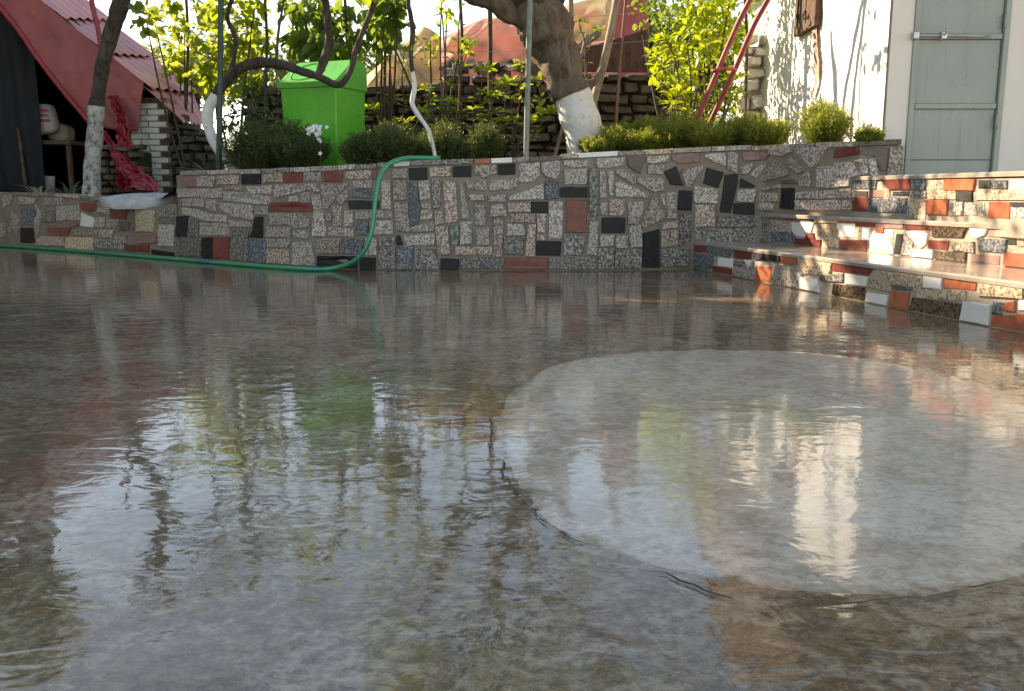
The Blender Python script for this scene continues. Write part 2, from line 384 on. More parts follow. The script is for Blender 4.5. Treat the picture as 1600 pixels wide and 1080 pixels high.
def lay_stones(surf, ox, oy, sc, data, parent, out=.013, jitter=1.7, grow=.35, zlo=None, zhi=None, name='stone', xmax=None, gloss=None):
    for row in data.strip().splitlines():
        row = row.strip()
        if not row: continue
        typ, *nums = row.split(); nums = list(map(float, nums)); pp = [(ox+nums[i]/sc, oy+nums[i+1]/sc) for i in range(0, len(nums), 2)]
        gx = sum(a for a, _ in pp)/len(pp); gy = sum(b for _, b in pp)/len(pp); pp = [(a+math.copysign(min(grow, abs(a-gx)), a-gx), b+math.copysign(min(grow, abs(b-gy)), b-gy)) for a, b in pp]
        q = []
        for i, a in enumerate(pp):
            b = pp[(i+1) % len(pp)]; q.append(a); L = math.hypot(b[0]-a[0], b[1]-a[1])
            k = 2 if L > 16 else (1 if L > 7 else 0)
            for j in range(k):
                t = (j+1)/(k+1); q.append((a[0]+(b[0]-a[0])*t+random.uniform(-.35, .35)*jitter, a[1]+(b[1]-a[1])*t+random.uniform(-.35, .35)*jitter))
        hits = [surf.hit(*a) for a in q]
        if any(h is None for h in hits): continue
        pts = []
        for p, nr in hits:
            p = p.copy()
            if zlo is not None: p.z = max(p.z, zlo)
            if zhi is not None: p.z = min(p.z, zhi)
            pts.append((p, nr))
        zs = [p.z for p, _ in pts]
        if max(zs)-min(zs) < .008: continue
        for a, b in zip(list(pts), pts[1:]+pts[:1]):
            if (a[0]-b[0]).length < 1e-4 and len(pts) > 4 and a in pts: pts.remove(a)
        # orientation: make faces point outward
        c = sum((p for p, _ in pts), Vector())/len(pts); area = Vector()
        for i in range(len(pts)): area += (pts[i][0]-c).cross(pts[(i+1) % len(pts)][0]-c)
        if area.dot(pts[0][1]) < 0: pts.reverse()
        v, f = prism(pts, out+random.uniform(-.004, .006))
        obj(name, v, f, M[typ], parent, centre=True)

# =================================================================== SETTING
g = MB()
g.add([(-60, -40, 0), (60, -40, 0), (60, 60, 0), (-60, 60, 0)], [(0, 1, 2, 3)])
fl = g.obj('courtyard_floor', 'floor', kind='structure')

# round paler patch in the floor, with its uneven rim
cpts = [(770,690),(775,640),(800,605),(850,575),(930,555),(1040,546),(1150,545),(1290,552),(1420,570),(1530,596),(1620,635),(1690,700),(1720,780),(1700,850),(1640,895),(1550,922),(1430,935),(1320,938),(1240,932),(1150,925),(1060,905),(960,875),(880,838),(830,800),(790,750)]
wp = [G(x, y) for x, y in cpts]; n_ = len(wp); dense = []
for i in range(n_):
    p0, p1, p2, p3 = wp[i-1], wp[i], wp[(i+1) % n_], wp[(i+2) % n_]
    for j in range(8):
        t = j/8; q = .5*((2*p1)+(-p0+p2)*t+(2*p0-5*p1+4*p2-p3)*t*t+(-p0+3*p1-3*p2+p3)*t**3)
        q = q+Vector((mnoise.noise(q*6), mnoise.noise(q*6+Vector((9, 0, 0))), 0))*.022+Vector((mnoise.noise(q*35), mnoise.noise(q*35+Vector((9, 0, 0))), 0))*.005; dense.append(q)
m_ = len(dense); cc = sum(dense, Vector())/m_
rings = [(0, -.0006), (.05, .0008), (.08, .0012), (.12, .0013), (.2, .0014), (.3, .0015)]; v = []; att = []
for ins, z in rings:
    for q in dense:
        v.append(q+(cc-q).normalized()*ins+Vector((0, 0, z))); att.append(min(1, ins/.3))
f = [(r*m_+k, r*m_+(k+1) % m_, (r+1)*m_+(k+1) % m_, (r+1)*m_+k) for r in range(len(rings)-1) for k in range(m_)]+[tuple((len(rings)-1)*m_+k for k in range(m_))]
if (v[1]-v[0]).cross(cc-v[1]).z < 0: f = [tuple(reversed(q)) for q in f]
po = obj('concrete_patch', v, f, 'patch', kind='structure')
ra = po.data.attributes.new('rim', 'FLOAT', 'POINT'); ra.data.foreach_set('value', att)
def crack(pts, w0):
    pp, _ = spline([G(x, y) for x, y in pts], [1]*len(pts), .02); v = []; f = []
    for i, p in enumerate(pp):
        t = (pp[min(i+1, len(pp)-1)]-pp[max(i-1, 0)]).normalized(); s_ = Vector((-t.y, t.x, 0))
        off = s_*mnoise.noise(p*13)*.016+s_*mnoise.noise(p*60)*.008; w_ = w0*max(.12, .7+1.6*mnoise.noise(p*23)+.8*mnoise.noise(p*70))*min(1, i/6, (len(pp)-1-i)/6+.15)
        v += [p+off+s_*w_+Vector((0, 0, .0035)), p+off-s_*w_+Vector((0, 0, .0035))]
        if i: f.append((2*i-2, 2*i-1, 2*i+1, 2*i))
    return v, f
for pts, w0 in (([(925,889),(985,892),(1040,900),(1090,915),(1125,930),(1148,942)], .0026),
                ([(762,640),(770,700),(790,745),(830,800),(880,836),(950,868)], .0016),
                ([(1150,926),(1240,940),(1340,942),(1440,936),(1530,922),(1600,905)], .0016),
                ([(1570,915),(1585,930),(1600,938)], .0016)):
    v, f = crack(pts, w0); obj('crack', v, f, 'crack', kind='structure')

# retaining wall plan
mb = [(272,403),(330,408.5),(400,414),(470,418),(540,421),(640,422),(800,423),(930,423),(1080,420)]
mainp = [G(x, y) for x, y in mb]
mainp.append(G(1187, 377, .20)); mainp.append(G(1336, 338, .40)); FY = mainp[-1].y+.12; endp = P(1413, 240, mainp[-1].y-.06); mainp.append(endp)
main = Surf(mainp)
topl = [(200,270),(285,267),(400,264),(530,259),(640,252),(800,246),(905,240),(1030,233),(1200,226),(1411,218),(1500,214)]
def top_y(x):
    for i in range(len(topl)-1):
        if topl[i][0] <= x <= topl[i+1][0]:
            a, b = topl[i], topl[i+1]; return a[1]+(b[1]-a[1])*(x-a[0])/(b[0]-a[0])
def wall_body(surf, x0, x1, topf, thick, parent, mat, cap_px, cap_th, n=70, capname='cap_stone', capdata=None, capmat='cap'):
    fr = []
    for i in range(n+1):
        x = x0+(x1-x0)*i/n; p, nr = surf.hit(x, topf(x)); fr.append((p, nr))
    v = []; f = []
    for p, nr in fr:
        zt = p.z-cap_th; v += [Vector((p.x, p.y, -.1)), Vector((p.x, p.y, zt)), Vector((p.x, p.y, zt))-nr*thick, Vector((p.x, p.y, -.1))-nr*thick]
    for i in range(n):
        a, b = 4*i, 4*i+4
        f += [(a, b, b+1, a+1), (a+1, b+1, b+2, a+2), (a+2, b+2, b+3, a+3)]
    f += [(0, 1, 2, 3), (4*n+3, 4*n+2, 4*n+1, 4*n)]
    obj('mortar_body', v, f, mat, parent)
    for a, b, m_ in capdata:   # cap stones along the top
        k = max(2, int((b-a)/14)); vv = []; ff = []; jz = random.uniform(-.003, .003)
        for j in range(k+1):
            x = a+.7+(b-a-1.4)*j/k; p, nr = surf.hit(x, topf(x)); o_ = .014+random.uniform(-.002, .002); z = p.z+jz
            F_ = Vector((p.x, p.y, 0))+nr*o_; B_ = Vector((p.x, p.y, 0))-nr*(thick-.01)
            vv += [F_+Vector((0, 0, z-cap_th+.002)), F_+Vector((0, 0, z-.005)), F_-nr*.005+Vector((0, 0, z)), B_+Vector((0, 0, z)), B_+Vector((0, 0, z-cap_th+.002))]
        for j in range(k):
            s0, s1 = 5*j, 5*j+5
            for q in range(5): ff.append((s0+q, s1+q, s1+(q+1) % 5, s0+(q+1) % 5))
        ff += [(4, 3, 2, 1, 0), tuple(5*k+q for q in range(5))]
        obj(capname, vv, ff, m_, parent, centre=True)
rw = empty('retaining_wall', (mainp[4].x, mainp[4].y, 0), 'grey crazy paved stone retaining wall across the back of the wet courtyard', 'wall')
caps = []; x = 283
bright = {'W'}
seq = ['cap','cap','cap','S','cap','cap','P','cap','S','cap','W','cap','S','O','W','cap','N','cap','W','cap','C','cap','cap','C','cap','cap','N','cap','cap','cap']
i = 0
while x < 1408:
    L = random.choice([26, 34, 42, 50]) if x < 900 else random.choice([42, 50, 62]); x2 = min(x+L, 1409); 
    if 1409-x2 < 14: x2 = 1409
    caps.append((x, x2, M[seq[i % len(seq)]])); x = x2; i += 1
wall_body(main, 275, 1410, top_y, .20, rw, 'mortar', 10, .034, capdata=caps)

W6 = """
K 110 222 195 222 195 288 130 288
G 205 222 305 222 300 288 203 285
P 330 218 460 216 458 272 325 272
D 480 212 592 210 592 268 482 272
P 608 208 732 204 728 255 608 262
R 738 205 855 200 852 256 740 260
G 862 200 968 196 968 250 862 252
R 990 198 1105 192 1100 255 985 255
P 1120 192 1280 184 1275 235 1115 240
R 1292 182 1322 180 1312 240 1288 240
G 75 302 345 296 350 355 80 352
P 370 278 430 278 428 304 372 304
G 436 282 480 285 478 312 440 312
G 500 285 665 280 662 332 510 326
G 675 275 950 270 940 300 680 358
G 360 318 500 325 655 352 650 400 540 392 362 370
G 765 352 822 345 822 380 770 380
G 835 325 900 320 900 385 835 385
G 905 345 960 330 975 430 925 430
G 968 275 1140 270 1080 330 1010 425 985 425
G 920 300 958 295 955 318 925 320
G 1075 345 1135 305 1140 350 1095 400 1062 380
G 1170 255 1290 250 1280 295 1175 295
B 1170 310 1280 305 1275 362 1155 350
G 110 365 165 360 160 410 105 405
G 172 362 240 360 240 412 170 410
G 250 366 320 372 312 442 255 425
G 335 388 540 402 545 490 440 480 345 425
G 560 415 640 410 635 465 562 460
R 650 388 910 388 915 445 650 440
G 105 415 200 430 270 458 375 465 375 505 260 500 105 460
D 70 475 140 470 130 600 70 600
S 150 480 205 480 208 600 140 600
G 215 515 388 515 390 592 215 588
G 390 495 540 515 530 540 400 540
D 560 478 605 478 605 605 522 605 540 560
G 645 452 860 455 895 500 890 540 820 548 760 520 650 525
G 925 438 985 438 990 530 1005 560 1000 600 920 595
G 1000 460 1035 455 1035 500 1005 495
P 1045 410 1095 405 1095 530 1045 530
P 1112 440 1165 440 1170 535 1110 535
D 1135 375 1330 375 1330 425 1145 425
G 1180 445 1410 437 1410 480 1180 488
B 1190 500 1265 500 1265 590 1190 585
G 1275 505 1415 500 1415 580 1275 590
G 635 540 780 545 780 605 630 600
G 800 560 895 560 890 615 800 600
G 625 612 780 615 780 640 760 665 640 665
G 1015 540 1170 545 1175 600 1015 592
S 75 615 220 620 218 725 72 715
D 228 605 292 605 290 735 228 730
R 298 600 400 605 390 740 296 735
S 408 555 520 545 510 650 515 750 400 745
B 520 615 625 615 628 765 518 755
P 630 675 770 680 770 770 630 768
G 795 635 905 635 930 780 790 775
P 945 612 1088 615 1080 705 945 700
B 1098 615 1235 612 1225 708 1098 706
G 1245 610 1318 612 1315 715 1240 712
D 945 720 1195 722 1195 800 945 795
D 1210 730 1308 730 1308 802 1215 802
S 1330 605 1432 605 1435 800 1328 800
G 1345 255 1400 250 1405 425 1350 425
G 1418 180 1508 172 1505 235 1418 235
P 1418 250 1502 250 1498 370 1420 372
G 1425 390 1512 392 1522 570 1440 560
"""
W7 = """
D 78 172 190 168 190 245 82 245
P 208 168 338 160 338 220 210 225
D 355 162 465 155 465 225 352 225
P 485 155 622 150 622 210 575 215 570 232 535 232 525 215 485 215
D 632 150 740 142 740 210 635 212
G 762 140 895 135 895 215 845 255 765 262
G 905 135 1020 125 1020 180 1005 240 935 225 905 190
G 1045 125 1200 120 1190 160 1120 170 1045 150
G 1045 180 1190 175 1185 272 1045 275
B 80 262 125 262 145 420 130 530 82 525
G 135 250 200 250 210 360 175 372 145 370
S 222 240 272 240 275 395 260 425 225 425
P 290 255 370 255 382 505 305 512
G 425 255 560 250 562 310 450 305
G 580 250 755 232 755 285 700 305 580 310
G 700 350 860 290 918 265 918 365 700 368
B 930 250 1010 255 1010 360 928 365
D 1025 292 1188 290 1188 352 1025 352
V 1205 175 1238 175 1255 300 1255 490 1215 490 1205 400
G 395 270 420 270 455 490 405 490 400 350
G 450 340 545 338 545 370 465 375
G 575 345 680 335 680 380 575 380
G 485 395 545 402 560 470 550 525 495 530
G 590 410 640 395 670 398 688 470 582 472
P 698 390 835 388 838 445 700 445
D 842 382 942 382 942 450 845 450
G 150 390 212 392 215 425 160 422
P 155 432 225 435 220 490 150 488
G 237 440 290 440 295 515 240 525
P 715 455 862 458 862 512 715 508
P 875 458 930 458 928 575 880 572
G 955 380 1040 380 1030 612 950 605
R 1062 370 1190 370 1182 575 1055 572
P 240 540 320 530 335 710 265 715
V 335 530 388 530 388 650 345 650
G 398 512 470 510 468 645 398 648
G 498 560 540 538 580 545 580 652 500 652
G 60 560 120 530 230 505 235 560 160 572
G 45 590 238 578 238 650 60 656
P 610 485 668 485 658 725 605 728
G 690 520 780 520 800 560 795 592 690 592
P 820 522 868 522 860 722 805 722
G 878 585 930 590 928 620 880 618
S 670 602 795 604 790 712 668 708
D 875 630 1028 630 1020 718 872 715
S 1045 592 1175 592 1170 715 1042 712
G 1205 505 1255 505 1248 715 1190 710
P 365 660 595 662 595 712 365 710
S 110 672 240 680 265 800 110 805
D 275 738 388 740 385 805 275 805
S 402 725 640 732 650 800 402 802
R 680 735 760 728 800 740 820 728 940 735 940 805 665 803
S 955 732 1235 728 1240 800 955 802
B 2 662 100 662 95 800 2 800
D 2 592 20 592 38 650 2 650
"""
W8 = """
G 130 190 305 182 300 232 200 250 130 245
M 320 185 430 182 400 285 375 275 325 235
G 440 180 578 172 575 210 480 222 440 215
K 600 168 768 155 770 212 650 222 600 200
G 800 165 935 155 938 238 860 210 805 180
G 945 155 1008 152 1005 285 945 255
K 1040 155 1180 142 1215 165 1190 200 1045 205
G 1200 140 1350 125 1355 150 1290 175 1220 165
G 1370 130 1590 112 1500 235 1470 245 1380 150
G 445 230 545 228 542 290 445 285
G 250 262 300 258 370 300 370 345 350 350 250 290
G 385 310 440 315 545 310 545 395 470 400 380 340
G 245 345 270 335 455 415 440 435 245 428
G 148 265 180 275 190 440 150 440
G 195 275 230 270 232 420 212 422
D 552 275 622 240 668 360 590 352
G 655 268 790 232 795 250 715 372 685 370
D 820 248 922 280 885 375 795 345
G 1030 250 1070 225 1110 225 1070 285 1030 290
G 1085 290 1130 240 1200 218 1190 250 1120 318
G 1145 332 1200 250 1250 205 1335 280 1325 295 1160 345
G 1345 175 1440 265 1395 282 1325 240
G 1395 310 1450 265 1468 300 1465 370 1400 360
G 1510 245 1640 240 1640 375 1505 370
D 930 295 1010 290 1010 340 965 530 898 525
D 1030 315 1120 362 1105 372 1022 370
G 1010 390 1130 378 1110 465 1005 460
D 985 472 1110 472 1108 540 982 535
G 735 365 890 382 880 472 735 468
P 745 480 868 482 868 615 745 618
D 645 392 722 392 718 515 638 512
P 485 412 555 558 430 625 402 600
G 525 420 555 418 558 515
G 568 405 630 402 622 568 568 565
P 208 445 300 445 300 548 205 545
G 150 468 192 468 192 545 155 545
G 322 468 418 462 415 520 380 600 322 598
D 162 562 305 562 300 655 160 655
G 535 588 635 582 635 622 540 632
S 645 530 725 530 720 700 645 742
S 885 552 1130 552 1130 618 880 614
S 740 630 1130 630 1130 722 740 705
G 150 670 235 667 228 740 150 742
G 250 672 318 672 318 752 248 750
G 335 610 400 605 410 745 335 745
D 418 660 515 632 518 870 415 870
P 528 645 632 642 632 735 530 748
S 138 752 235 757 230 880 138 880
S 242 765 408 757 408 875 240 878
S 530 760 700 755 700 862 530 866
P 1145 378 1280 354 1280 375 1145 400
P 1142 407 1265 407 1260 460 1142 460
G 1142 468 1240 467 1235 512 1140 515
D 1290 377 1368 377 1362 508 1278 502
G 1380 402 1520 395 1520 440 1380 440
G 1530 392 1640 388 1640 440 1530 440
G 1375 455 1640 448 1640 512 1375 512
M 1280 330 1350 320 1390 348 1290 345
"""
W9 = """
G 22 95 195 62 200 150 110 168 105 220 22 225
G 205 70 245 60 265 160 215 160
M 170 5 315 5 300 130 275 135 240 50 160 40
P 325 5 398 2 396 163 310 160
R 20 15 150 2 155 38 20 58
G 22 240 112 234 112 285 22 288
P 22 300 110 294 110 350 22 352
G 130 178 300 172 300 235 130 235
P 120 245 200 245 200 300 120 300
"""
lay_stones(main, 260, 220, 4, W6, rw); lay_stones(main, 620, 220, 4, W7, rw)
lay_stones(main, 900, 200, 4, W8, rw); lay_stones(main, 1300, 230, 3.6, W9, rw)

# low wall on the left
lb = [(-130,376),(0,385.5),(60,389),(130,394),(200,398),(276,403.3)]
lowp = [G(x, y) for x, y in lb]; low = Surf(lowp)
ltop = [(-130,299),(0,300),(60,301),(120,305),(160,313),(200,322),(240,318),(276,312)]
def ltop_y(x):
    for i in range(len(ltop)-1):
        if ltop[i][0] <= x <= ltop[i+1][0]:
            a, b = ltop[i], ltop[i+1]; return a[1]+(b[1]-a[1])*(x-a[0])/(b[0]-a[0])
lw = empty('low_wall', (lowp[2].x, lowp[2].y, 0), 'lower rubble stone wall at the left in front of the red roofed shed', 'wall')
lcaps = [(-125,-70,M['cap']),(-70,-30,M['cap']),(-30,8,M['cap']),(8,52,M['cap']),(52,88,M['P']),(88,125,M['cap']),(125,150,M['S'])]
wall_body(low, -128, 275, ltop_y, .2, lw, 'mortar', 8, .03, n=40, capdata=lcaps)
L5 = """
P 20 338 90 338 60 400 20 420
G 75 430 125 500 115 590 80 540
G 50 540 75 545 72 582
P 10 515 28 515 25 600 8 600
P 120 350 235 362 215 395 130 400
B 130 425 230 430 215 520 140 520
G 228 400 262 460 240 580 218 500 240 450
D 140 545 205 545 220 635 135 635
G 278 355 390 355 392 402 278 405
S 272 425 342 420 345 508 275 510
G 360 410 500 405 498 495 358 500
K 270 520 360 510 450 508 500 525 440 545 300 545
R 290 560 440 552 430 590 330 585
P 235 615 270 597 405 600 402 655 240 650
W 515 450 595 490 585 540 510 530
C 415 604 588 607 585 680 410 672
R 512 390 600 392 605 430 560 445 512 425
G 612 420 695 422 692 458 612 442
P 600 480 658 480 655 540 600 535
P 672 490 748 490 735 548 670 545
M 760 510 815 510 810 560 755 560
P 470 558 610 552 610 590 470 590
G 625 555 720 555 705 610 630 597
G 720 592 798 592 795 642 718 638
S 595 612 700 617 785 655 780 685 595 665
R 700 430 800 435 790 490 700 480
C 855 435 975 435 960 568 855 565
K 860 590 975 577 985 635 860 640
R 790 650 935 650 935 695 800 690
S 1000 490 1090 490 1090 512 1005 510
G 1000 525 1092 525 1092 660 995 655
S 985 440 1090 425 1092 480 990 478
D 960 680 1090 700 1090 722 960 708
S 830 440 850 440 850 560 830 560
"""
lay_stones(low, 0, 220, 4, L5, lw)
xq = -120  # stones of the low wall beyond the frame
while xq < -8:
    for yq in (310, 335, 358):
        lay_stones(low, xq, yq, 1, f"{random.choice('GPSK')} 0 0 {random.randint(16,21)} 1 {random.randint(17,21)} 20 1 19", lw)
    xq += 24

# ------------------------------------------------------------------ steps on the right
ZS = [0, .20, .40, .645]
def line_through(p, q, ext0, ext1):
    d = (q-p).normalized(); return p-d*ext0, q+d*ext1
r1a, r1b = G(1080, 419), G(1600, 521)
dirn = (r1b-r1a).normalized()
r2a = G(1187, 377, .20); r2b = r2a+dirn*3; r2b = G(1600, 420, .20)
r3a = G(1336, 338, .40); r3b = G(1600, 352, .40)
def extend(a, b, far_y, near_y):
    a2 = Vector((a.x, a.y)); b2 = Vector((b.x, b.y)); d = b2-a2
    return [a2+d*((far_y-a2.y)/d.y), b2+d*((near_y-b2.y)/d.y)]
S1 = Surf(extend(r1a, r1b, r1a.y+.04, 1.2)); S2 = Surf(extend(r2a, r2b, r2a.y+.04, 1.2)); S3 = Surf(extend(r3a, r3b, r3a.y+.04, 1.2))
st = empty('staircase', (2.1, 4.5, 0), 'three wet mosaic faced steps leading up to the grey green door', 'steps')
NEXT = [S2, S3, None]
for k, S in enumerate((S1, S2, S3)):
    a, b = S.p; n = Vector(((b-a).y, -(b-a).x)).normalized()
    if n.x > 0: n = -n
    z0, z1 = ZS[k], ZS[k+1]
    back = .12
    v = [Vector((*(p), z)) for z in (z0-.06, z1-.03) for p in (a, b)]+[Vector((*(p-n*back), z)) for z in (z0-.06, z1-.03) for p in (a, b)]
    obj('riser', v, [(0,1,3,2),(2,3,7,6),(4,6,7,5),(0,2,6,4),(1,5,7,3)], 'step_mortar', st)
    # tread
    far = (NEXT[k].p if NEXT[k] else [Vector((2.95, 6.95)), Vector((6.5, 1.2))])
    e = .012
    A, B = a+n*e, b+n*e; A2, B2 = far[0]-n*.05, far[1]-n*.05
    if k == 2: A2, B2 = Vector((6.5, FY+.05)), Vector((6.5, b.y)); A = A.lerp(B, .0)
    tz = z1; th = .024
    v = []; f = []; N_ = 40
    for i in range(N_+1):
        t = i/N_; p = A.lerp(B, t); q = A2.lerp(B2, t); w_ = .003*mnoise.noise(Vector((p.x*5, p.y*5, k)))
        P_ = Vector((p.x, p.y, 0)); nn = Vector((n.x, n.y, 0))
        v += [P_+nn*w_+Vector((0,0,tz-th)), P_+nn*w_+Vector((0,0,tz-.008)), P_-nn*.008+Vector((0,0,tz)), Vector((q.x,q.y,tz)), Vector((q.x,q.y,tz-th))]
    for i in range(N_):
        s0, s1 = 5*i, 5*i+5
        for q in range(4): f.append((s0+q, s0+q+1, s1+q+1, s1+q))
    f += [(0,1,2,3,4), tuple(5*N_+q for q in (4,3,2,1,0))]
    obj('tread', v, f, 'tread', st)
T1a = """
R 105 655 200 657 195 697 100 693
B 210 665 345 682 320 726 205 703
B 92 702 235 727 225 800 88 780
W 270 730 345 742 340 782 265 770
R 350 690 450 700 440 745 352 728
R 230 778 345 802 340 840 235 812
W 412 745 458 748 435 780
S 350 748 406 755 402 782 350 772
G 350 790 472 775 465 855 350 840
D 470 695 610 712 605 750 470 735
O 480 778 560 787 555 865 472 855
G 570 835 600 768 735 822 722 902 567 870
W 735 842 822 857 830 935 724 905
O 622 717 705 727 700 765 627 760
C 715 737 903 748 890 826 750 818
S 830 832 970 822 965 862 842 857
"""
T1b = """
R 8 655 240 677 205 720 8 690
W 80 714 200 737 192 778 78 765
N 8 770 190 794 180 865 0 842
C 250 682 515 702 512 795 345 765
C 212 745 335 768 330 808 208 785
W 525 717 626 727 614 798 521 786
O 637 732 818 752 808 803 632 790
C 830 757 1080 769 1080 850 832 832
B 347 772 452 787 450 810 344 797
W 202 822 315 837 300 898 190 875
O 342 807 438 822 420 918 327 905
C 465 797 755 814 748 862 470 842
N 457 850 738 887 710 973 432 925
W 747 872 893 892 880 1008 727 985
B 912 872 966 880 955 945 902 938
O 980 880 1033 868 1030 925 972 918
W 1058 857 1120 860 1120 920 1055 915
O 905 952 1120 942 1120 1060 892 1015
"""
T2a = """
S 495 482 545 482 545 515 495 512
K 552 482 628 484 625 515 552 513
R 637 484 713 487 712 518 637 515
D 722 490 798 494 798 523 724 520
S 497 530 530 527 560 540 558 600 492 600
G 575 530 620 532 615 580 570 577
G 630 534 672 534 668 582 625 580
W 682 534 798 537 775 600 740 612 702 600 682 580
B 560 592 680 587 693 617 690 653 557 645
S 490 612 550 614 550 643 488 640
R 697 624 838 634 833 676 694 657
R 762 590 796 596 803 622 760 618
C 812 500 935 500 935 530 805 530
C 820 542 935 540 935 598 825 600
C 848 622 938 626 933 682 852 678
"""
T2b = """
O 42 397 120 397 115 422 42 422
R 127 402 245 407 240 448 130 440
K 265 407 400 409 403 455 265 450
W 32 432 130 434 128 502 34 500
C 138 455 165 455 162 520 138 520
W 177 455 210 455 205 520 172 520
W 217 520 240 475 298 495 343 560 343 608 217 603
O 252 457 293 457 285 483 252 480
W 302 467 345 472 340 510 300 500
R 47 522 195 532 193 595 47 590
D 367 490 402 492 385 616 350 610
G 412 492 460 522 443 610 392 615
R 417 422 572 427 565 463 417 458
W 422 477 540 492 530 540 495 568 472 540
N 577 427 768 434 735 506 572 500
W 780 434 885 439 860 490 820 513 792 490
K 897 442 1120 454 1120 505 882 500
R 547 527 658 532 650 578 542 565
P 690 532 800 537 800 593 682 575
B 837 517 985 524 975 593 832 580
W 462 577 570 587 563 640 457 625
N 587 587 755 594 750 653 582 640
K 787 607 945 614 938 678 782 665
O 977 597 1120 607 1120 700 972 682
D 997 524 1038 524 1035 548 997 545
C 1046 512 1120 515 1120 560 1046 555
"""
T3b = """
B 130 177 255 180 245 233 130 230
R 285 182 448 182 448 235 330 235
B 457 182 528 182 525 235 457 235
C 537 187 628 187 625 235 537 235
O 640 184 808 184 800 240 640 240
D 832 190 895 190 895 228 832 228
B 905 190 988 190 985 230 905 230
W 1000 192 1120 192 1120 236 1000 238
D 122 252 200 252 200 270 122 270
K 215 243 325 247 330 280 215 277
D 347 254 435 252 430 272 344 272
S 447 252 533 252 530 282 447 280
C 542 247 698 247 698 290 547 290
D 707 250 790 250 790 302 707 302
C 817 247 1120 247 1120 293 817 293
R 127 282 203 282 200 358 122 355
B 212 290 325 290 325 365 212 360
B 337 284 420 292 415 368 334 362
C 432 292 530 302 525 403 432 398
O 542 300 653 300 650 378 542 376
G 672 312 740 312 735 380 667 383
G 757 314 860 314 855 385 752 383
O 887 312 1003 312 998 400 882 396
D 1015 314 1120 314 1120 335 1015 332
G 1015 342 1120 342 1120 400 1012 398
C 300 244 322 244 322 290 300 290
"""
o_ = .006
lay_stones(S1, 1050, 200, 3.6, T1a, st, o_, .8, 1.25, .004, ZS[1]-.026, 'tile'); lay_stones(S1, 1300, 230, 3.6, T1b, st, o_, .8, 1.25, .004, ZS[1]-.026, 'tile')
lay_stones(S2, 1050, 200, 3.6, T2a, st, o_, .8, 1.25, ZS[1]+.004, ZS[2]-.026, 'tile'); lay_stones(S2, 1300, 230, 3.6, T2b, st, o_, .8, 1.25, ZS[1]+.004, ZS[2]-.026, 'tile')
lay_stones(S3, 1300, 230, 3.6, T3b, st, o_, .8, 1.25, ZS[2]+.004, ZS[3]-.026, 'tile')
# tiles past the right edge of the picture
for k, (S, x0) in enumerate(((S1, 1612), (S2, 1612), (S3, 1612))):
    a, b = S.p; e = (b-a).normalized(); h0 = S.hit(x0, 450)[0]; s0 = (Vector((h0.x, h0.y))-a).dot(e); s1 = (b-a).length
    n = Vector((e.y, -e.x)); n = -n if n.x > 0 else n; n3 = Vector((n.x, n.y, 0))
    for r_ in range(2):
        za = ZS[k]+.006+r_*(ZS[k+1]-ZS[k]-.036)/2; zb = za+(ZS[k+1]-ZS[k]-.036)/2-.008; s = s0+random.uniform(0, .05)
        while s < s1-.2:
            L = random.uniform(.07, .17); q = [a+e*s, a+e*(s+L-.01)]
            pts = [(Vector((*q[0], za)), n3), (Vector((*q[1], za)), n3), (Vector((*q[1], zb)), n3), (Vector((*q[0], zb)), n3)]
            c = (pts[1][0]-pts[0][0]).cross(pts[2][0]-pts[1][0])
            if c.dot(n3) < 0: pts.reverse()
            v, f = prism(pts, o_); obj('tile', v, f, M[random.choice('OCWNGRB')], st, centre=True); s += L

# ------------------------------------------------------------------ garden ground
def gz(x, y):
    t = min(1, max(0, (x+2.8)/5.8)); base = .66+.20*t
    if x < -2.75: base = .66-.18*min(1, (-2.75-x)/.35)
    rise = max(0, y-10.4)*.06
    return base+rise+.02*mnoise.noise(Vector((x*2, y*2, 0)))
wl = [Vector((-14, 12.5))]+[Vector((p.x, p.y)) for p in lowp]+[Vector((p.x, p.y)) for p in mainp[1:]]+[Vector((3.1, FY+.3))]
def front_y(x):
    for i in range(len(wl)-1):
        a, b = wl[i], wl[i+1]
        if a.x <= x <= b.x and b.x > a.x: return a.y+(b.y-a.y)*(x-a.x)/(b.x-a.x)
    return FY+.3
v = []; f = []; nx, ny = 90, 50
for i in range(nx+1):
    x = -14+(17)*i/nx; fy = front_y(x)+.12
    for j in range(ny+1):
        y = fy+(60-fy)*(j/ny)**2.2; v.append((x, y, gz(x, y)-.015))
for i in range(nx):
    for j in range(ny):
        a = i*(ny+1)+j; f.append((a, a+ny+1, a+ny+2, a+1))
obj('garden_ground', v, f, 'soil', kind='structure', smooth=True)

# ------------------------------------------------------------------ white house with the door
hx = P(1381, 150, FY).x
hs = empty('white_house', (hx, FY, .6), 'white house with sunlit limewashed side wall and shaded cream front beside the steps', 'house')
dl, dr = P(1411, 275, FY).x, P(1557, 275, FY).x
dbz = P(1480, 277, FY).z; dtz = dbz+1.62; HT = 2.5
b = MB(); b.box((hx+.02, FY, .3), (dl, FY+.28, HT)); b.box((dr, FY, .3), (8, FY+.28, HT)); b.box((dl, FY, dtz), (dr, FY+.28, HT)); b.box((dl, FY, .3), (dr, FY+.28, dbz))
b.obj('front_wall', 'cream_wall', hs)
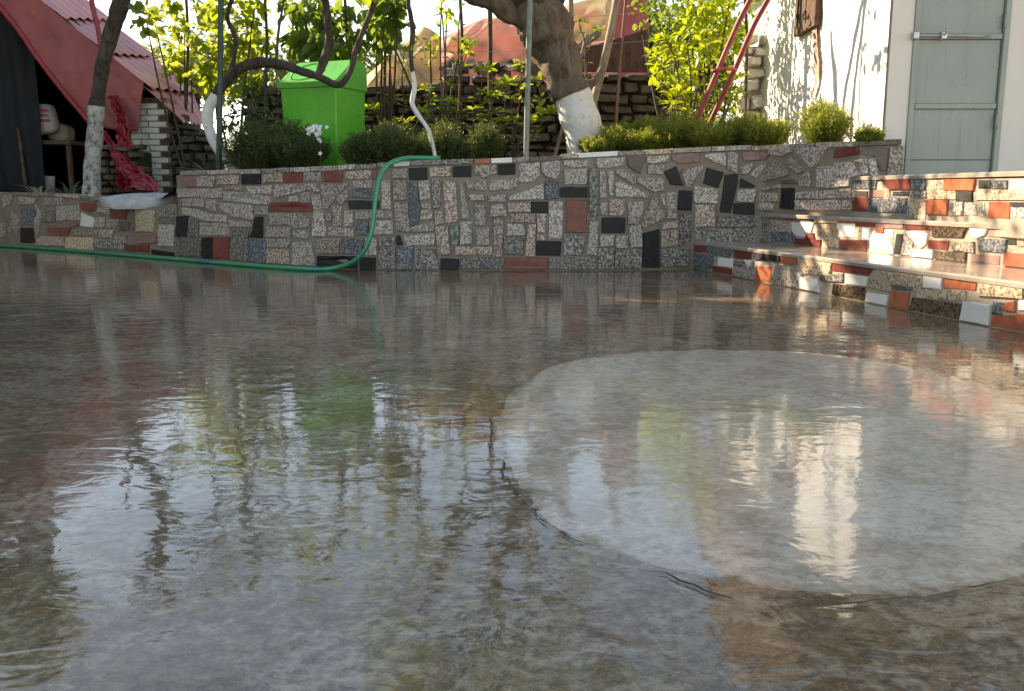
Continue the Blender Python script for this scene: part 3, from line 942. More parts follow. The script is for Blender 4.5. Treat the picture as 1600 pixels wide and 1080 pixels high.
# side wall: lumpy limewashed sheet with thickness
v = []; f = []; nu, nv = 90, 90
for i in range(nu+1):
    for j in range(nv+1):
        y = FY+.0+i*(3.4)/nu; z = .4+(HT-.4)*j/nv; q = Vector((0, y, z)); low_ = max(0, 1-(z-.7)/.5)
        d = .010*mnoise.noise(q*3.3)+.005*mnoise.noise(q*9)+.02*low_*mnoise.noise(q*8)
        v.append((hx+(d if i else .003), y, z))
for i in range(nu):
    for j in range(nv):
        a = i*(nv+1)+j; f.append((a, a+1, a+nv+2, a+nv+1))
obj('side_wall', v, f, 'white_wall', hs, smooth=True)
MB().box((hx+.03, FY+3.2, .3), (8, FY+3.4, HT)).box((7.8, FY+.28, .3), (8, FY+3.2, HT)).obj('rear_wall', 'cream_wall', hs)
# roof with rows of clay tiles
rb = MB(); rb.box((hx-.35, FY-.40, HT), (8.4, FY+3.8, HT+.09))
rb.add([(hx-.35,FY-.40,HT+.092),(8.4,FY-.40,HT+.092),(8.4,FY+3.8,HT+.092),(hx-.35,FY+3.8,HT+.092),(hx-.35,FY+1.9,HT+1.12),(8.4,FY+1.9,HT+1.12)], [(3,2,1,0),(0,1,5,4),(2,3,4,5),(3,0,4),(1,2,5)]); rb.obj('roof_slab', 'roof_tile', hs)
for i in range(26):
    x = hx-.3+i*.22; tube('roof_tile', [(x, FY-.42, HT+.12), (x, FY+1.9, HT+1.15), (x, FY+3.8, HT+.12)], .085, 'roof_tile', hs, 8, step=.8)
# old wooden shutter at the top of the side wall
c0 = P(1247, 45, 0.1); 
def on_side(x, y):   # point on plane X=hx
    r = ray(x, y); t = hx/r.x; return Vector((hx, r.y*t, H+r.z*t))
wa, wb = on_side(1283, 40), on_side(1250, 46)
wi = MB(); wi.box((hx-.05, wa.y, wa.z), (hx+.02, wb.y, wa.z+.055)); wi.box((hx-.05, wb.y-.06, wa.z+.055), (hx+.02, wb.y, wa.z+.48)); wi.box((hx-.05, wa.y, wa.z+.055), (hx+.02, wa.y+.06, wa.z+.48)); wi.box((hx-.05, wa.y+.06, wa.z+.43), (hx+.02, wb.y-.06, wa.z+.48))
win = wi.obj('window', 'wood_brown', hs, bevel=.004)
yy = wa.y+.063
while yy+.09 < wb.y-.06:
    MB().box((hx-.042+random.uniform(-.004,.004), yy, wa.z+.057), (hx-.022, yy+.09, wa.z+.428)).obj('plank', 'wood_brown', win); yy += .094
# brown run-off stain below the shutter (thin smear of dirt proud of the plaster)
sa = [on_side(x, y) for x, y in ((1276,42),(1279,80),(1281,120),(1274,150),(1270,172))]
sa, _ = spline(sa, [1]*len(sa), .02); sa = [sa[int(k*(len(sa)-1)/27)] for k in range(28)]
v = []; f = []
for i, p in enumerate(sa):
    w_ = [.05, .045, .05, .035, .012][i//6 if i < 25 else 4]*(1+.6*mnoise.noise(p*9)); v += [(hx-.024, p.y-w_*(1+.7*mnoise.noise(p*21)), p.z), (hx-.024, p.y+w_, p.z)]
    if i: f.append((2*i-2, 2*i-1, 2*i+1, 2*i))
obj('water_stain', v, f, 'rust', hs)
# door
dm = empty('metal_door', (dl, FY, dbz), 'grey green sheet metal door with bolt at the top of the steps', 'door'); dm.parent = None
M_ = 'door'; fy0 = FY-.012
fw = .035
fr = MB(); fr.box((dl+.002, fy0, dbz+.002), (dl+fw, FY+.1, dtz-.002)); fr.box((dr-fw, fy0, dbz+.002), (dr-.002, FY+.1, dtz-.002)); fr.box((dl+fw, fy0, dtz-fw), (dr-fw, FY+.1, dtz-.002))
fr.obj('door_frame', M_, dm, bevel=.003)
zr = [P(1480, y, FY).z for y in (250, 166, 57)]
edges = [dbz+.012, zr[0], zr[1], zr[2], zr[2]+.30, dtz-fw-.006]
xl, xr = dl+fw+.006, dr-fw-.006
for i in range(5):
    za, zb = edges[i]+(.018 if i else 0), edges[i+1]-(.018 if i < 4 else 0)
    if i == 1: za = edges[1]+.002
    if i == 0: zb = edges[1]-.002
    MB().box((xl, FY+.012, za), (xr, FY+.045, zb)).obj('door_panel', M_, dm, bevel=.002)
for i in (2, 3, 4):
    MB().box((xl, FY-.004, edges[i]-.018+.002), (xr, FY+.045, edges[i]+.018-.002)).obj('door_rail', M_, dm, bevel=.003)
zb = zr[2]
bolt = tube('bolt', [(xl-.05, FY-.03, zb), (xl+.1, FY-.03, zb), (xl+.42, FY-.03, zb-.004)], .006, 'metal', dm, 8, step=.2)
for xx in (dl+.0, xl+.13):
    MB().box((xx-.015, FY-.045, zb-.022), (xx+.02, FY-.004, zb+.022)).obj('bolt_bracket', 'metal', dm, bevel=.004)
tube('bolt_handle', [(xl+.13, FY-.04, zb), (xl+.13, FY-.07, zb+.01), (xl+.125, FY-.075, zb+.035)], .005, 'metal', dm, 8, step=.02)
for hz in (dbz+.3, dbz+.9, dbz+1.45):
    tube('hinge', [(dr-fw-.003, FY-.018, hz), (dr-fw-.003, FY-.018, hz+.09)], .008, M_, dm, 8)
MB().box((dl-.03, FY-.10, .60), (dr+.05, FY-.001, dbz-.002)).obj('door_sill', 'cream_wall', hs, bevel=.004)

# unseen house added at the left so that its shadow covers the yard
nh = empty('shade_house', (-10, 7, 0), 'tall plain rendered house added out of view left of the shed to shade the yard', 'house')
b = MB(); b.box((-13, 2.0, 0), (-7.6, 10.25, 6.6)); b.obj('wall', 'cream_wall', nh)
b = MB(); b.add([(-13.4,1.6,6.6),(-7.2,1.6,6.6),(-7.2,11.1,6.6),(-13.4,11.1,6.6),(-10.3,3.5,8.2),(-10.3,9.5,8.2)], [(3,2,1,0),(0,1,4),(1,2,5,4),(2,3,5),(3,0,4,5)]); b.obj('roof', 'roof_tile', nh)
for yw in (3.5, 6.2, 9):
    for zw in (1.2, 4.0):
        wnd = MB().box((-7.62, yw, zw), (-7.56, yw+1, zw+1.3)).obj('window', 'wood_brown', nh)
        MB().box((-7.565, yw+.08, zw+.08), (-7.55, yw+.92, zw+1.22)).obj('pane', 'D', wnd)

# ------------------------------------------------------------------ dry stone wall behind the garden
def dry_wall(name, x0, x1, y, zfun, ztop, label, mat='dry_stone', rowh=.085, cap=290, lean=.0, wmin=.13, wmax=.34):
    root = empty(name, ((x0+x1)/2, y, zfun(x0)), label, 'wall')
    cb = MB(); n = 30; v = []; f = []
    for i in range(n+1):
        x = x0+(x1-x0)*i/n; zt = ztop(x)-.05
        v += [(x, y+.06, zfun(x)-.1), (x, y+.06, zt), (x, y+.45, zt), (x, y+.45, zfun(x)-.1)]
    for i in range(n):
        a = 4*i; b_ = a+4; f += [(a, b_, b_+1, a+1), (a+1, b_+1, b_+2, a+2), (a+2, b_+2, b_+3, a+3)]
    f += [(0,1,2,3), (4*n+3,4*n+2,4*n+1,4*n)]
    obj('core', v, f, mat if mat == 'lime_stone' else 'earth_core', root)
    cnt = 0; z = zfun(x0)-.02; 
    while z < max(ztop(x0), ztop(x1), ztop((x0+x1)/2)):
        rh = rowh*random.uniform(.7, 1.35); x = x0+random.uniform(-.1, 0)
        while x < x1:
            w_ = random.uniform(wmin, wmax); xm = x+w_/2
            if z+rh*.5 < ztop(xm) and z+rh > zfun(xm) and cnt < cap:
                cnt += 1; k = 9; zo = .035*mnoise.noise(Vector((xm*1.6, z, 1)))+random.uniform(-.01,.01); tl = random.uniform(-.012,.012); hz_ = rh*random.uniform(.82, 1.0); d_ = random.uniform(.03, .10); pts = []
                for q in range(k):
                    an = 2*math.pi*(q+.5)/k; cx = math.copysign(abs(math.cos(an))**.3, math.cos(an)); cz = math.copysign(abs(math.sin(an))**.35, math.sin(an))
                    pts.append((xm+cx*(w_*.5-.006)*random.uniform(.86, 1.04), z+rh/2+zo+cz*hz_*.5*random.uniform(.75, 1.04)+(xm+cx*w_*.5-x0)*lean+cx*tl))
                v = [Vector((px_, y+.08, pz_)) for px_, pz_ in pts]+[Vector((px_, y-d_*.5, pz_)) for px_, pz_ in pts]+[Vector((xm+(px_-xm)*.8, y-d_+random.uniform(-.012,.012), z+rh/2+(pz_-z-rh/2)*.7)) for px_, pz_ in pts]
                f = []
                for q in range(k):
                    j = (q+1) % k; f += [(q, j, k+j, k+q), (k+q, k+j, 2*k+j, 2*k+q)]
                f.append(tuple(range(2*k, 3*k)))
                obj('stone', v, f, mat, root, centre=True, smooth=False)
            x += w_
        z += rh
    return root
DW = 9.6
xa, xb = P(385, 200, DW).x, P(1062, 200, DW).x
def dwtop(x):
    px_ = 800+x/DW*F*1.0
    y_ = 138 if px_ < 540 else (138-(px_-540)/360*26 if px_ < 900 else (112 if px_ < 1000 else 104+ (px_-1000)*.5))
    return P(800, y_, DW).z+.03*mnoise.noise(Vector((x*2.5, 0, 0)))
dry_wall('dry_stone_wall', xa, xb, DW, lambda x: gz(x, DW)-.02, dwtop, 'dark dry stone wall with mossy top behind the garden bed', rowh=.09, wmin=.10, wmax=.42)
# whitewashed rubble pier against the far end of the house
dry_wall('rubble_pier', P(1163, 150, 8.6).x, P(1205, 150, 8.6).x, 8.6, lambda x: .8, lambda x: P(800, 62, 8.6).z, 'whitewashed rubble stone pier between the yellow shrub and white house', 'lime_stone', .12, 80, wmin=.1, wmax=.22)

# ------------------------------------------------------------------ tarpaulins over a heap behind the wall
def tarp(name, prof, d0, d1, mat, label, seed, amp=.05, fold=5):
    """prof: crest line pixels; draped sheet from crest at depth d1 down to the front foot at d0"""
    pts, _ = spline([Vector((x, y, 0)) for x, y in prof], [1]*len(prof), 3); v = []; f = []; m = 44
    for p in pts:
        crest = P(p.x, p.y, d1); foot = P(p.x, 130, d0); foot.z = gz(foot.x, d0)+.25
        for j in range(m+1):
            t = j/m; q = crest.lerp(foot, t); q.z = crest.z+(foot.z-crest.z)*(t**1.5); 
            a1 = 1-abs(mnoise.noise(Vector((q.x*1.1+q.z*1.5+seed, q.z*.5-q.x*.4, seed))))*2.2; a2 = 1-abs(mnoise.noise(Vector((q.x*2.6-q.z*1.9, q.z*1.1+seed, seed+2))))*2.4
            fn = max(0, a1)**2*amp*1.5+max(0, a2)**3*amp*.7+mnoise.noise(q*2.2)*amp*1.2
            q = q+Vector((0, -1, .3))*fn*math.sin(min(1, t*3)*math.pi/2); v.append(q)
        back = crest+Vector((0, .8, -.5)); v.append(back)
    k = m+2
    for i in range(len(pts)-1):
        for j in range(m): a = i*k+j; f.append((a, a+1, a+k+1, a+k))
        f.append((i*k, i*k+k, i*k+k+m+1, i*k+m+1))
    o = obj(name, v, f, mat, smooth=True)
    return tag(o, label, 'tarpaulin', 'tarpaulins over the heap behind the wall')
tarp('tarpaulin', [(690,60),(730,40),(765,28),(800,34),(840,44),(880,60),(930,66),(968,60)], 10.7, 11.6, M['tarp_pink'], 'faded pink red tarpaulin draped over a heap behind the dry stone wall', 3, .16)
tarp('tarpaulin', [(560,128),(590,104),(615,80),(645,58),(668,46),(690,62),(712,100),(730,125)], 11.2, 11.9, M['tarp_cream'], 'olive and cream tarpaulin peak left of the pink tarpaulin', 8, .15)
tarp('tarpaulin', [(842,30),(870,16),(900,4),(940,-4),(975,0)], 11.9, 12.6, M['tarp_cream'], 'pale cream tarpaulin hump seen right of the gnarled tree', 14, .14)
# rubble edge under the tarps
hp = empty('rubble_heap', (1.0, 10.4, 1.2), 'brown rubble edge between the pink tarpaulin and the dry stone wall', 'rubble')
for i in range(70):
    px_ = random.uniform(690, 900); c = P(px_, random.uniform(100, 113) if px_ < 860 else random.uniform(85, 108), 10.25+random.uniform(0, .3)); s = random.uniform(.05, .11)
    q = [c+Vector((random.uniform(-1,1), random.uniform(-1,1), random.uniform(-.6,.6))).normalized()*s*random.uniform(.7,1.3) for _ in range(9)]
    bm = bmesh.new(); [bm.verts.new(p-c) for p in q]; bmesh.ops.convex_hull(bm, input=bm.verts); me = bpy.data.meshes.new('stone'); bm.to_mesh(me); bm.free()
    o = link('stone', me, M['dry_stone'] if i % 3 else M['wood_pale'], hp); o.location = c
q = [P(884,84,10.0), P(1012,46,10.0), P(1014,112,10.0), P(884,112,10.0)]
v = q+[p+Vector((0, .05, 0)) for p in q]; o = obj('board', v, [(3,2,1,0),(4,5,6,7),(0,1,5,4),(1,2,6,5),(2,3,7,6),(3,0,4,7)], 'wood_brown'); tag(o, 'brown slanting board leaning above the dry stone wall right of the gnarled trunk', 'board')
q = [P(880,86,9.95), P(938,43,9.95), P(940,52,9.95), P(886,88,9.95)]
v = [p+Vector((0, dy, 0)) for dy in (0, .3) for p in q]; o = obj('concrete_slab', v, [(3,2,1,0),(4,5,6,7),(0,1,5,4),(1,2,6,5),(2,3,7,6),(3,0,4,7)], 'mortar'); tag(o, 'grey slanting concrete slab edge behind the gnarled trunk beside the brown board', 'slab')
b = MB(); a0, a1 = P(958, 110, 11.2), P(1012, 110, 11.2); b.box((a0.x, 11.2, 1.2), (a1.x, 11.5, P(960, -60, 11.2).z))
o = b.obj('sheet_screen', 'tarp_red', bevel=.01); tag(o, 'tall deep red sheet panel standing behind the yellow green shrub', 'panel')

# ------------------------------------------------------------------ red roofed shed
SY, SY2 = 9.6, 11.0
sh = empty('shed', (P(200, 300, SY).x, SY, .5), 'dark open shed with red corrugated roof and hanging red tarpaulin', 'shed')
def roof_sheet(n0, n1, f0, f1, ribs, drop=.0, amp=.012):
    """near/far edge start and end points (start=upper)"""
    v = []; f = []; mu = 10; mv = ribs*6
    for i in range(mu+1):
        a = n0.lerp(n1, i/mu); b_ = f0.lerp(f1, i/mu)
        for j in range(mv+1):
            q = a.lerp(b_, j/mv); v.append(q+Vector((0, 0, amp*math.cos(2*math.pi*j/6)+drop*(1-i/mu)-(amp*.6 if i == mu else 0))))
    for i in range(mu):
        for j in range(mv): a = i*(mv+1)+j; f.append((a, a+mv+1, a+mv+2, a+1))
    o = obj('roof_sheet', v, f, 'roof_red', sh, smooth=True); so = o.modifiers.new('t', 'SOLIDIFY'); so.thickness = .004; return o
ne = [(-350,-345),(-140,-168),(20,-33),(90,25),(160,80),(226,134)]
fe = [(-250,-330),(-60,-155),(100,-30),(165,28),(235,86),(303,143)]
for i in range(5):
    roof_sheet(P(*ne[i], SY), P(*ne[i+1], SY)+Vector((.05,0,-.01)), P(*fe[i], SY2), P(*fe[i+1], SY2)+Vector((.05,0,-.01)), 6, drop=-.022)
roof_sheet(P(224, 136, SY), P(284, 189, SY-.05), P(301, 147, SY2-.1), P(321, 195, SY2-.5), 6, amp=.016)
# hanging tarp
rake = [(-350,-350),(-140,-173),(0,-56),(60,-4),(105,34),(155,73),(226,129)]
bott = [(-350,-300),(-140,-130),(0,8),(60,88),(100,140),(140,190),(170,202),(216,206)]
def interp(tab, x):
    for a, b_ in zip(tab, tab[1:]):
        if a[0] <= x <= b_[0]: return a[1]+(b_[1]-a[1])*(x-a[0])/(b_[0]-a[0])
    return tab[-1][1]
v = []; f = []; nu = 120; nv = 22
for i in range(nu+1):
    x = -350+(566)*i/nu; xt = x+10*min(1, max(0, (x-60)/160))
    A = P(min(xt, 226), interp(rake, min(xt, 226)), SY); B = P(x, interp(bott, x), SY-.02)
    for j in range(nv+1):
        q = A.lerp(B, j/nv); fold = .035*mnoise.noise(Vector((q.x*2.2+q.z*2.5, q.z*.8, 3)))+.012*mnoise.noise(q*7)
        v.append(q+Vector((0, -.012-abs(fold)*1.4, 0)))
for i in range(nu):
    for j in range(nv): a = i*(nv+1)+j; f.append((a, a+1, a+nv+2, a+nv+1))
o = obj('tarpaulin_skirt', v, f, 'tarp_red', sh, smooth=True); so = o.modifiers.new('t', 'SOLIDIFY'); so.thickness = .004; o['label'] = 'dull red tarpaulin hanging below the roof edge'
tube('edge_beam', [P(-350,-298,SY-.06), P(-140,-128,SY-.06), P(0,12,SY-.06), P(60,92,SY-.06), P(100,144,SY-.06), P(142,194,SY-.06)], .026, 'tarp_bright', sh, 8, .25)
# crumpled red plastic hanging down to the low wall
def rag(l, r, d0, d1, amp, seed):
    v = []; f = []; m = 40; k = 14; Lp, _ = spline([Vector((*q, 0)) for q in l], [1]*len(l), 3); Rp, _ = spline([Vector((*q, 0)) for q in r], [1]*len(r), 3)
    for i in range(m+1):
        a = Lp[int((len(Lp)-1)*i/m)]; b_ = Rp[int((len(Rp)-1)*i/m)]; d = d0+(d1-d0)*(i/m)**1.5
        for j in range(k+1):
            q = a.lerp(b_, j/k); w_ = P(q.x, q.y, d); n1 = mnoise.noise(Vector((j*.55+seed, i*.10, seed))); n2 = mnoise.noise(Vector((j*.9, i*.35, seed+4)))
            w_ += Vector((n2*amp*.5, -abs(n1)*amp*2.2-.01+n2*amp, mnoise.noise(Vector((i*.5, j*.7, seed)))*amp*.5)); v.append(w_)
    for i in range(m):
        for j in range(k): a = i*(k+1)+j; f.append((a, a+k+1, a+k+2, a+1))
    o = obj('plastic_strip', v, f, 'tarp_bright', sh); so = o.modifiers.new('t', 'SOLIDIFY'); so.thickness = .003
rag([(172,150),(184,190),(184,230),(186,298)], [(186,150),(204,195),(206,240),(204,300)], SY-.12, SY-.5, .05, 2)
rag([(156,202),(172,235),(190,268),(222,292),(238,312)], [(166,204),(186,232),(206,258),(246,284),(248,316)], SY-.15, SY-1.35, .045, 7)
rag([(186,252),(196,272),(214,294)], [(212,258),(234,276),(246,300)], SY-.3, SY-1.2, .06, 11)
# walls of the shed
b = MB(); b.box((-10, SY2+.02, .3), (P(262,200,SY2).x, SY2+.2, 2.0)); b.obj('rear_wall', 'shed_shade', sh)
b = MB(); b.add([P(-600,-560,SY2+.02)*1, P(250,100,SY2+.02), P(250,300,SY2+.02), P(-600,300,SY2+.02), P(-600,-560,SY2+.2), P(250,100,SY2+.2), P(250,300,SY2+.2), P(-600,300,SY2+.2)], [(0,3,2,1),(4,5,6,7),(0,1,5,4)]); b.obj('gable_wall', 'shed_shade', sh)
MB().box((-6.9, SY+.1, .3), (-6.7, SY2, 3.2)).obj('side_wall', 'shed_shade', sh)
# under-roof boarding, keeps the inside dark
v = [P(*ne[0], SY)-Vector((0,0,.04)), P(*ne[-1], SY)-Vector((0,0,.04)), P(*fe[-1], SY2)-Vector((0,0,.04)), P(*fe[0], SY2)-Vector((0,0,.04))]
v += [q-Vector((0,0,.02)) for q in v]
obj('roof_boarding', v, [(0,1,2,3),(7,6,5,4),(0,4,5,1),(1,5,6,2),(2,6,7,3),(3,7,4,0)], 'shed_shade', sh)
# curtain
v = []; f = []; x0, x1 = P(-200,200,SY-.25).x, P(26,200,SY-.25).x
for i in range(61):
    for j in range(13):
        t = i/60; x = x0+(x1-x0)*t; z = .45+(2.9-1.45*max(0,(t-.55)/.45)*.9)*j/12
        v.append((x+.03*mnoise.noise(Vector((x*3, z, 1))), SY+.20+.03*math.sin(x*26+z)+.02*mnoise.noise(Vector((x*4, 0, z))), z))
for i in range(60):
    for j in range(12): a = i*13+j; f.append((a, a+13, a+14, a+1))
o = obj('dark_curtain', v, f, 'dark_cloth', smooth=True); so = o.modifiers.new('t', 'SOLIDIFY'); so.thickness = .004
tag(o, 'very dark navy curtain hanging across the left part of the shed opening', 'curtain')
# brick pillar
pil = empty('brick_pillar', (P(235,290,9.72).x, 9.0, .5), 'whitewashed brick pillar under the red roof, peeling at its right side', 'pillar')
bx0, bx1 = P(207,250,9.72).x, P(268,250,9.72).x; zc = .48; r_ = 0
b = MB(); b.box((bx0+.01, 9.732, .4), (bx1-.01, 10.0, P(240,150,9.72).z-.02)); b.obj('mortar', 'mortar', pil)
while zc < P(240,150,9.72).z-.04:
    xs = [bx0+(0 if r_ % 2 else -.0)]; x = bx0-(.08 if r_ % 2 else 0)
    while x < bx1:
        xa_, xb_ = max(x, bx0), min(x+.19, bx1)
        if xb_-xa_ > .03:
            bb = MB().box((xa_+.004, 9.72-random.uniform(0,.012), zc+.004), (xb_-.004, 9.87, zc+.056)); t_ = (xa_+xb_)/2 > bx0+(bx1-bx0)*.74
            o = bb.obj('brick', 'brick_old' if t_ or zc > P(240,165,9.72).z else 'brick_white', pil, bevel=.004, centre=True)
        x += .195
    zc += .062; r_ += 1
# dark rubble wall right of the pillar
dry_wall('rubble_wall', P(266,250,9.8).x, P(330,250,9.8).x, 9.8, lambda x: .5, lambda x: P(800,172+max(0,(x+3.7)*70),9.8).z, 'dark rubble wall in shade below the eave of the red roof', rowh=.08, wmin=.1, wmax=.2)
dry_wall('rubble_wall', P(152,250,9.3).x, P(212,250,9.3).x, 9.3, lambda x: .45, lambda x: P(800,228,9.3).z, 'dim brick rubble wall behind the whitewashed trunk left of the pillar', rowh=.07, wmin=.12, wmax=.22)
# things inside the shed
def blob_sack(name, c, rx, ry, rz, mat, label, cat, tilt=0, seed=0):
    v = []; f = []; nu, nv = 20, 14
    for j in range(nv+1):
        ph = math.pi*j/nv-math.pi/2
        for i in range(nu):
            th = 2*math.pi*i/nu; ce = lambda t, e: math.copysign(abs(t)**e, t)
            q = Vector((rx*ce(math.cos(th), .45)*ce(math.cos(ph), .5), ry*ce(math.sin(th), .6)*ce(math.cos(ph), .5), rz*ce(math.sin(ph), .6)))
            q *= 1+.10*mnoise.noise(q*7+Vector((seed,0,0))); q.rotate(Matrix.Rotation(tilt, 3, 'Y')); v.append(Vector(c)+q)
    for j in range(nv):
        for i in range(nu): a = j*nu+i; b_ = j*nu+(i+1) % nu; f.append((a, b_, b_+nu, a+nu))
    o = obj(name, v, f, mat, smooth=True); return tag(o, label, cat)
IY = 10.0
shelf = MB().box((P(30,222,IY+.1).x, IY-.12, P(60,222,IY).z-.03), (P(118,222,IY).x, IY+.35, P(60,220,IY).z)).obj('shelf', 'wood_brown'); tag(shelf, 'rough wooden shelf inside the dark shed carrying the sack', 'shelf')
for xx in (38, 112):
    p = P(xx, 222, IY); MB().box((p.x-.02, IY-.1, .45), (p.x+.02, IY-.05, p.z-.031)).obj('leg', 'wood_brown', shelf)
sk = empty('sack', P(62, 190, IY), 'pale woven sack with red print in the dark shed', 'sack')
s_ = blob_sack('bag', P(62, 188, IY-.02), .19, .10, .165, 'sack', None, None, R(-8), 3); s_.parent = sk; s_.matrix_parent_inverse = Matrix.Translation(-sk.location)
for q in ((52,172,30),(50,180,34),(58,188,26)):
    a = P(q[0], q[1], IY-.14); MB().box((a.x, IY-.142, a.z-.01), (a.x+q[2]*.005, IY-.136, a.z+.012)).obj('print', 'sack_print', sk)
blob_sack('sack', P(96, 208, IY+.12), .12, .10, .10, 'mortar', 'smaller dusty dark sack slumped right of the pale printed sack', 'sack', .2, 6)
for (x, y, w_, h_), lab in (((70,252,22,30), 'pale bucket under the shelf in the dark shed'), ((50,262,20,26), 'dim grey tin standing left of the pale bucket in the shed')):
    p = P(x, y, IY); b_ = p.z-.1; o = tube('bucket', [(p.x, IY, .5), (p.x, IY, .72)], [.07, .09], 'sack' if x == 70 else 'mortar', None, 14); tag(o, lab, 'bucket')
o = tube('leaning_pole', [P(40,290,IY-.3), P(24,165,IY-.1)], .018, 'wood_brown'); tag(o, 'thin dark pole leaning inside the shed left of the sack', 'pole')
# red pole / strap above the roof
o = tube('red_pole', [P(136,-60,9.4), P(143,0,9.4), P(152,40,9.4), P(160,84,9.4)], .026, 'tarp_bright', None, 8, .1); tag(o, 'bright red pole rising above the shed roof left of the dark trunk', 'pole')

# ------------------------------------------------------------------ white basin on the low wall
bs = MB(); cB = P(212, 313, 7.95); NU = 40
v = []; f = []
prof = [(.30,-.06),(.33,.02),(.31,.035),(.28,.03),(.22,-.02),(.0,-.05)]
for j_, (r, z) in enumerate(prof):
    for i in range(NU):
        an = 2*math.pi*i/NU; k = 1+.10*mnoise.noise(Vector((math.cos(an)*1.5, math.sin(an)*1.5, 2))); zz = z+.018*mnoise.noise(Vector((math.cos(an)*2, math.sin(an)*2, 5)))
        v.append((cB.x+r*k*math.cos(an), cB.y+.05+r*.75*k*math.sin(an), cB.z+zz+.012*math.sin(an)+.02*max(0, math.sin(an+.6))*(1 if j_ in (1,2) else 0)))
for j in range(len(prof)-1):
    for i in range(NU): a = j*NU+i; b_ = j*NU+(i+1) % NU; f.append((a, b_, b_+NU, a+NU))
o = obj('basin', v, f, 'basin', smooth=True); tag(o, 'white chipped shallow basin lying on the low wall by the red plastic', 'basin')

# ------------------------------------------------------------------ green hose
hz_ = .016
gp = [G(x, y, hz_) for x, y in ((-220,370),(-100,377),(0,383),(60,387),(130,392),(200,398),(270,403.5),(340,409.5),(400,414.5),(450,418),(490,420))]
gp = [q+Vector((.0, -.035, 0)) for q in gp]
dep = [6.33,6.25,6.2,6.2,6.22,6.25,6.28,6.33]
up = [P(x, y, d) for (x, y), d in zip(((522,419),(552,409),(572,388),(582,355),(586,315),(592,280),(606,258),(626,249)), dep)]
wz = lambda x: main.hit(x, top_y(x))[0]
t1, t2, t3 = wz(645)+Vector((0,.04,.022)), wz(668)+Vector((0,.10,.02)), wz(684)+Vector((0,.16,.02))
hose = tube('garden_hose', gp+up+[t1, t2, t3], .0165, 'hose', None, 12, step=.04); tag(hose, 'green garden hose lying along the wall base and arching over the wall top', 'hose')

# ------------------------------------------------------------------ green bin
BD = 7.75
bc = P(500, 250, BD); bz0 = gz(bc.x, BD); top_z = P(547, 87, BD).z; hb = top_z-bz0; lipz = P(480, 134, BD).z-bz0
bn = empty('green_bin', (bc.x, BD, bz0), 'bright green metal bin with sloping lid behind the dark rosemary', 'bin')
rotb = R(-20)
def rb_(x, y, z):
    q = Vector((x, y, z)); q.rotate(Matrix.Rotation(rotb, 3, 'Z')); return Vector((bc.x+.0+q.x, BD+.25+q.y, bz0+q.z))
hw, hd = .272, .25
tp = .93
v = [rb_(*q) for q in ((-hw*tp,-hd*tp,0),(hw*tp,-hd*tp,0),(hw*tp,hd*tp,0),(-hw*tp,hd*tp,0),(-hw,-hd,lipz),(hw,-hd,lipz),(hw,hd,lipz),(-hw,hd,lipz))]
o = obj('body', v, [(3,2,1,0),(4,5,6,7),(0,1,5,4),(1,2,6,5),(2,3,7,6),(3,0,4,7)], 'bin', bn); m_ = o.modifiers.new('b','BEVEL'); m_.width = .018; m_.segments = 3
e = .012; z1 = lipz+.004; a_ = hw+e; d_ = hd+e
sec = [(-d_, z1-.02), (-d_, z1+.03), (-d_+.30, hb-.012), (-d_+.34, hb), (d_-.08, hb-.01), (d_-.02, hb-.035), (d_, hb-.09), (d_, z1-.02)]
v = [rb_(-a_, y, z) for y, z in sec]+[rb_(a_, y, z) for y, z in sec]; n = len(sec)
f = [(i, i+n, (i+1) % n+n, (i+1) % n) for i in range(n)]+[tuple(range(n)), tuple(range(2*n-1, n-1, -1))]
o = obj('lid', v, f, 'bin', bn); m_ = o.modifiers.new('b','BEVEL'); m_.width = .01; m_.segments = 3
hd_ = [rb_(-.18, -d_+.05, z1+.05), rb_(-.17, -d_+.05, z1+.10), rb_(-.10, -d_+.12, z1+.17), rb_(-.02, -d_+.20, z1+.20)]
tube('lid_handle', hd_, .007, 'bin', bn, 8)
for s in (-1, 1): tube('hinge', [rb_(s*.18-.03, d_+.005, lipz-.01), rb_(s*.18+.03, d_+.005, lipz-.01)], .010, 'bin_dark', bn, 8)

# ------------------------------------------------------------------ poles
def pole(name, pix, d, wpx, mat, label, cat='pole', group=None, d2=None, base=True, **kw):
    pts = [P(x, y, d if d2 is None else d+(d2-d)*i/(len(pix)-1)) for i, (x, y) in enumerate(pix)]
    if base:
        gz0 = gz(pts[0].x, pts[0].y)-.03
        if pts[0].z > gz0:
            k = (pts[0]-pts[1]); k = k/max(.05, -k.z) if k.z < 0 else Vector((0,0,-1)); pts.insert(0, pts[0]+k*(pts[0].z-gz0))
    dt = pts[-1]-pts[-2]; ext = kw.pop('ext', .8)
    pts.append(pts[-1]+dt.normalized()*ext)
    o = tube(name, pts, wpx*d/F/2, mat, None, 8, kw.pop('rough', .06), step=.15); return tag(o, label, cat, group)
pole('garden_pole', [(342,262),(344,120),(345,0)], 7.55, 9, 'pole_green', 'dark green upright pole left of the green bin')
pole('garden_pole', [(822,246),(825,120),(828,0)], 6.9, 8.5, 'pole_grey', 'grey green upright pole in front of the gnarled tree')
pole('support_stake', [(930,150),(948,80),(964,0)], 8.3, 12, 'wood_pale', 'pale thick wooden stake leaning right behind the gnarled trunk', 'stake', rough=.15)
pole('support_stake', [(893,80),(892,0)], 9.0, 8, 'wood_pale', 'thin straight grey stake just right of the gnarled trunk bend', 'stake')
pole('support_stake', [(905,100),(915,62)], 9.1, 5, 'wood_pale', 'short pale stick leaning behind the gnarled trunk', 'stake', ext=.05)
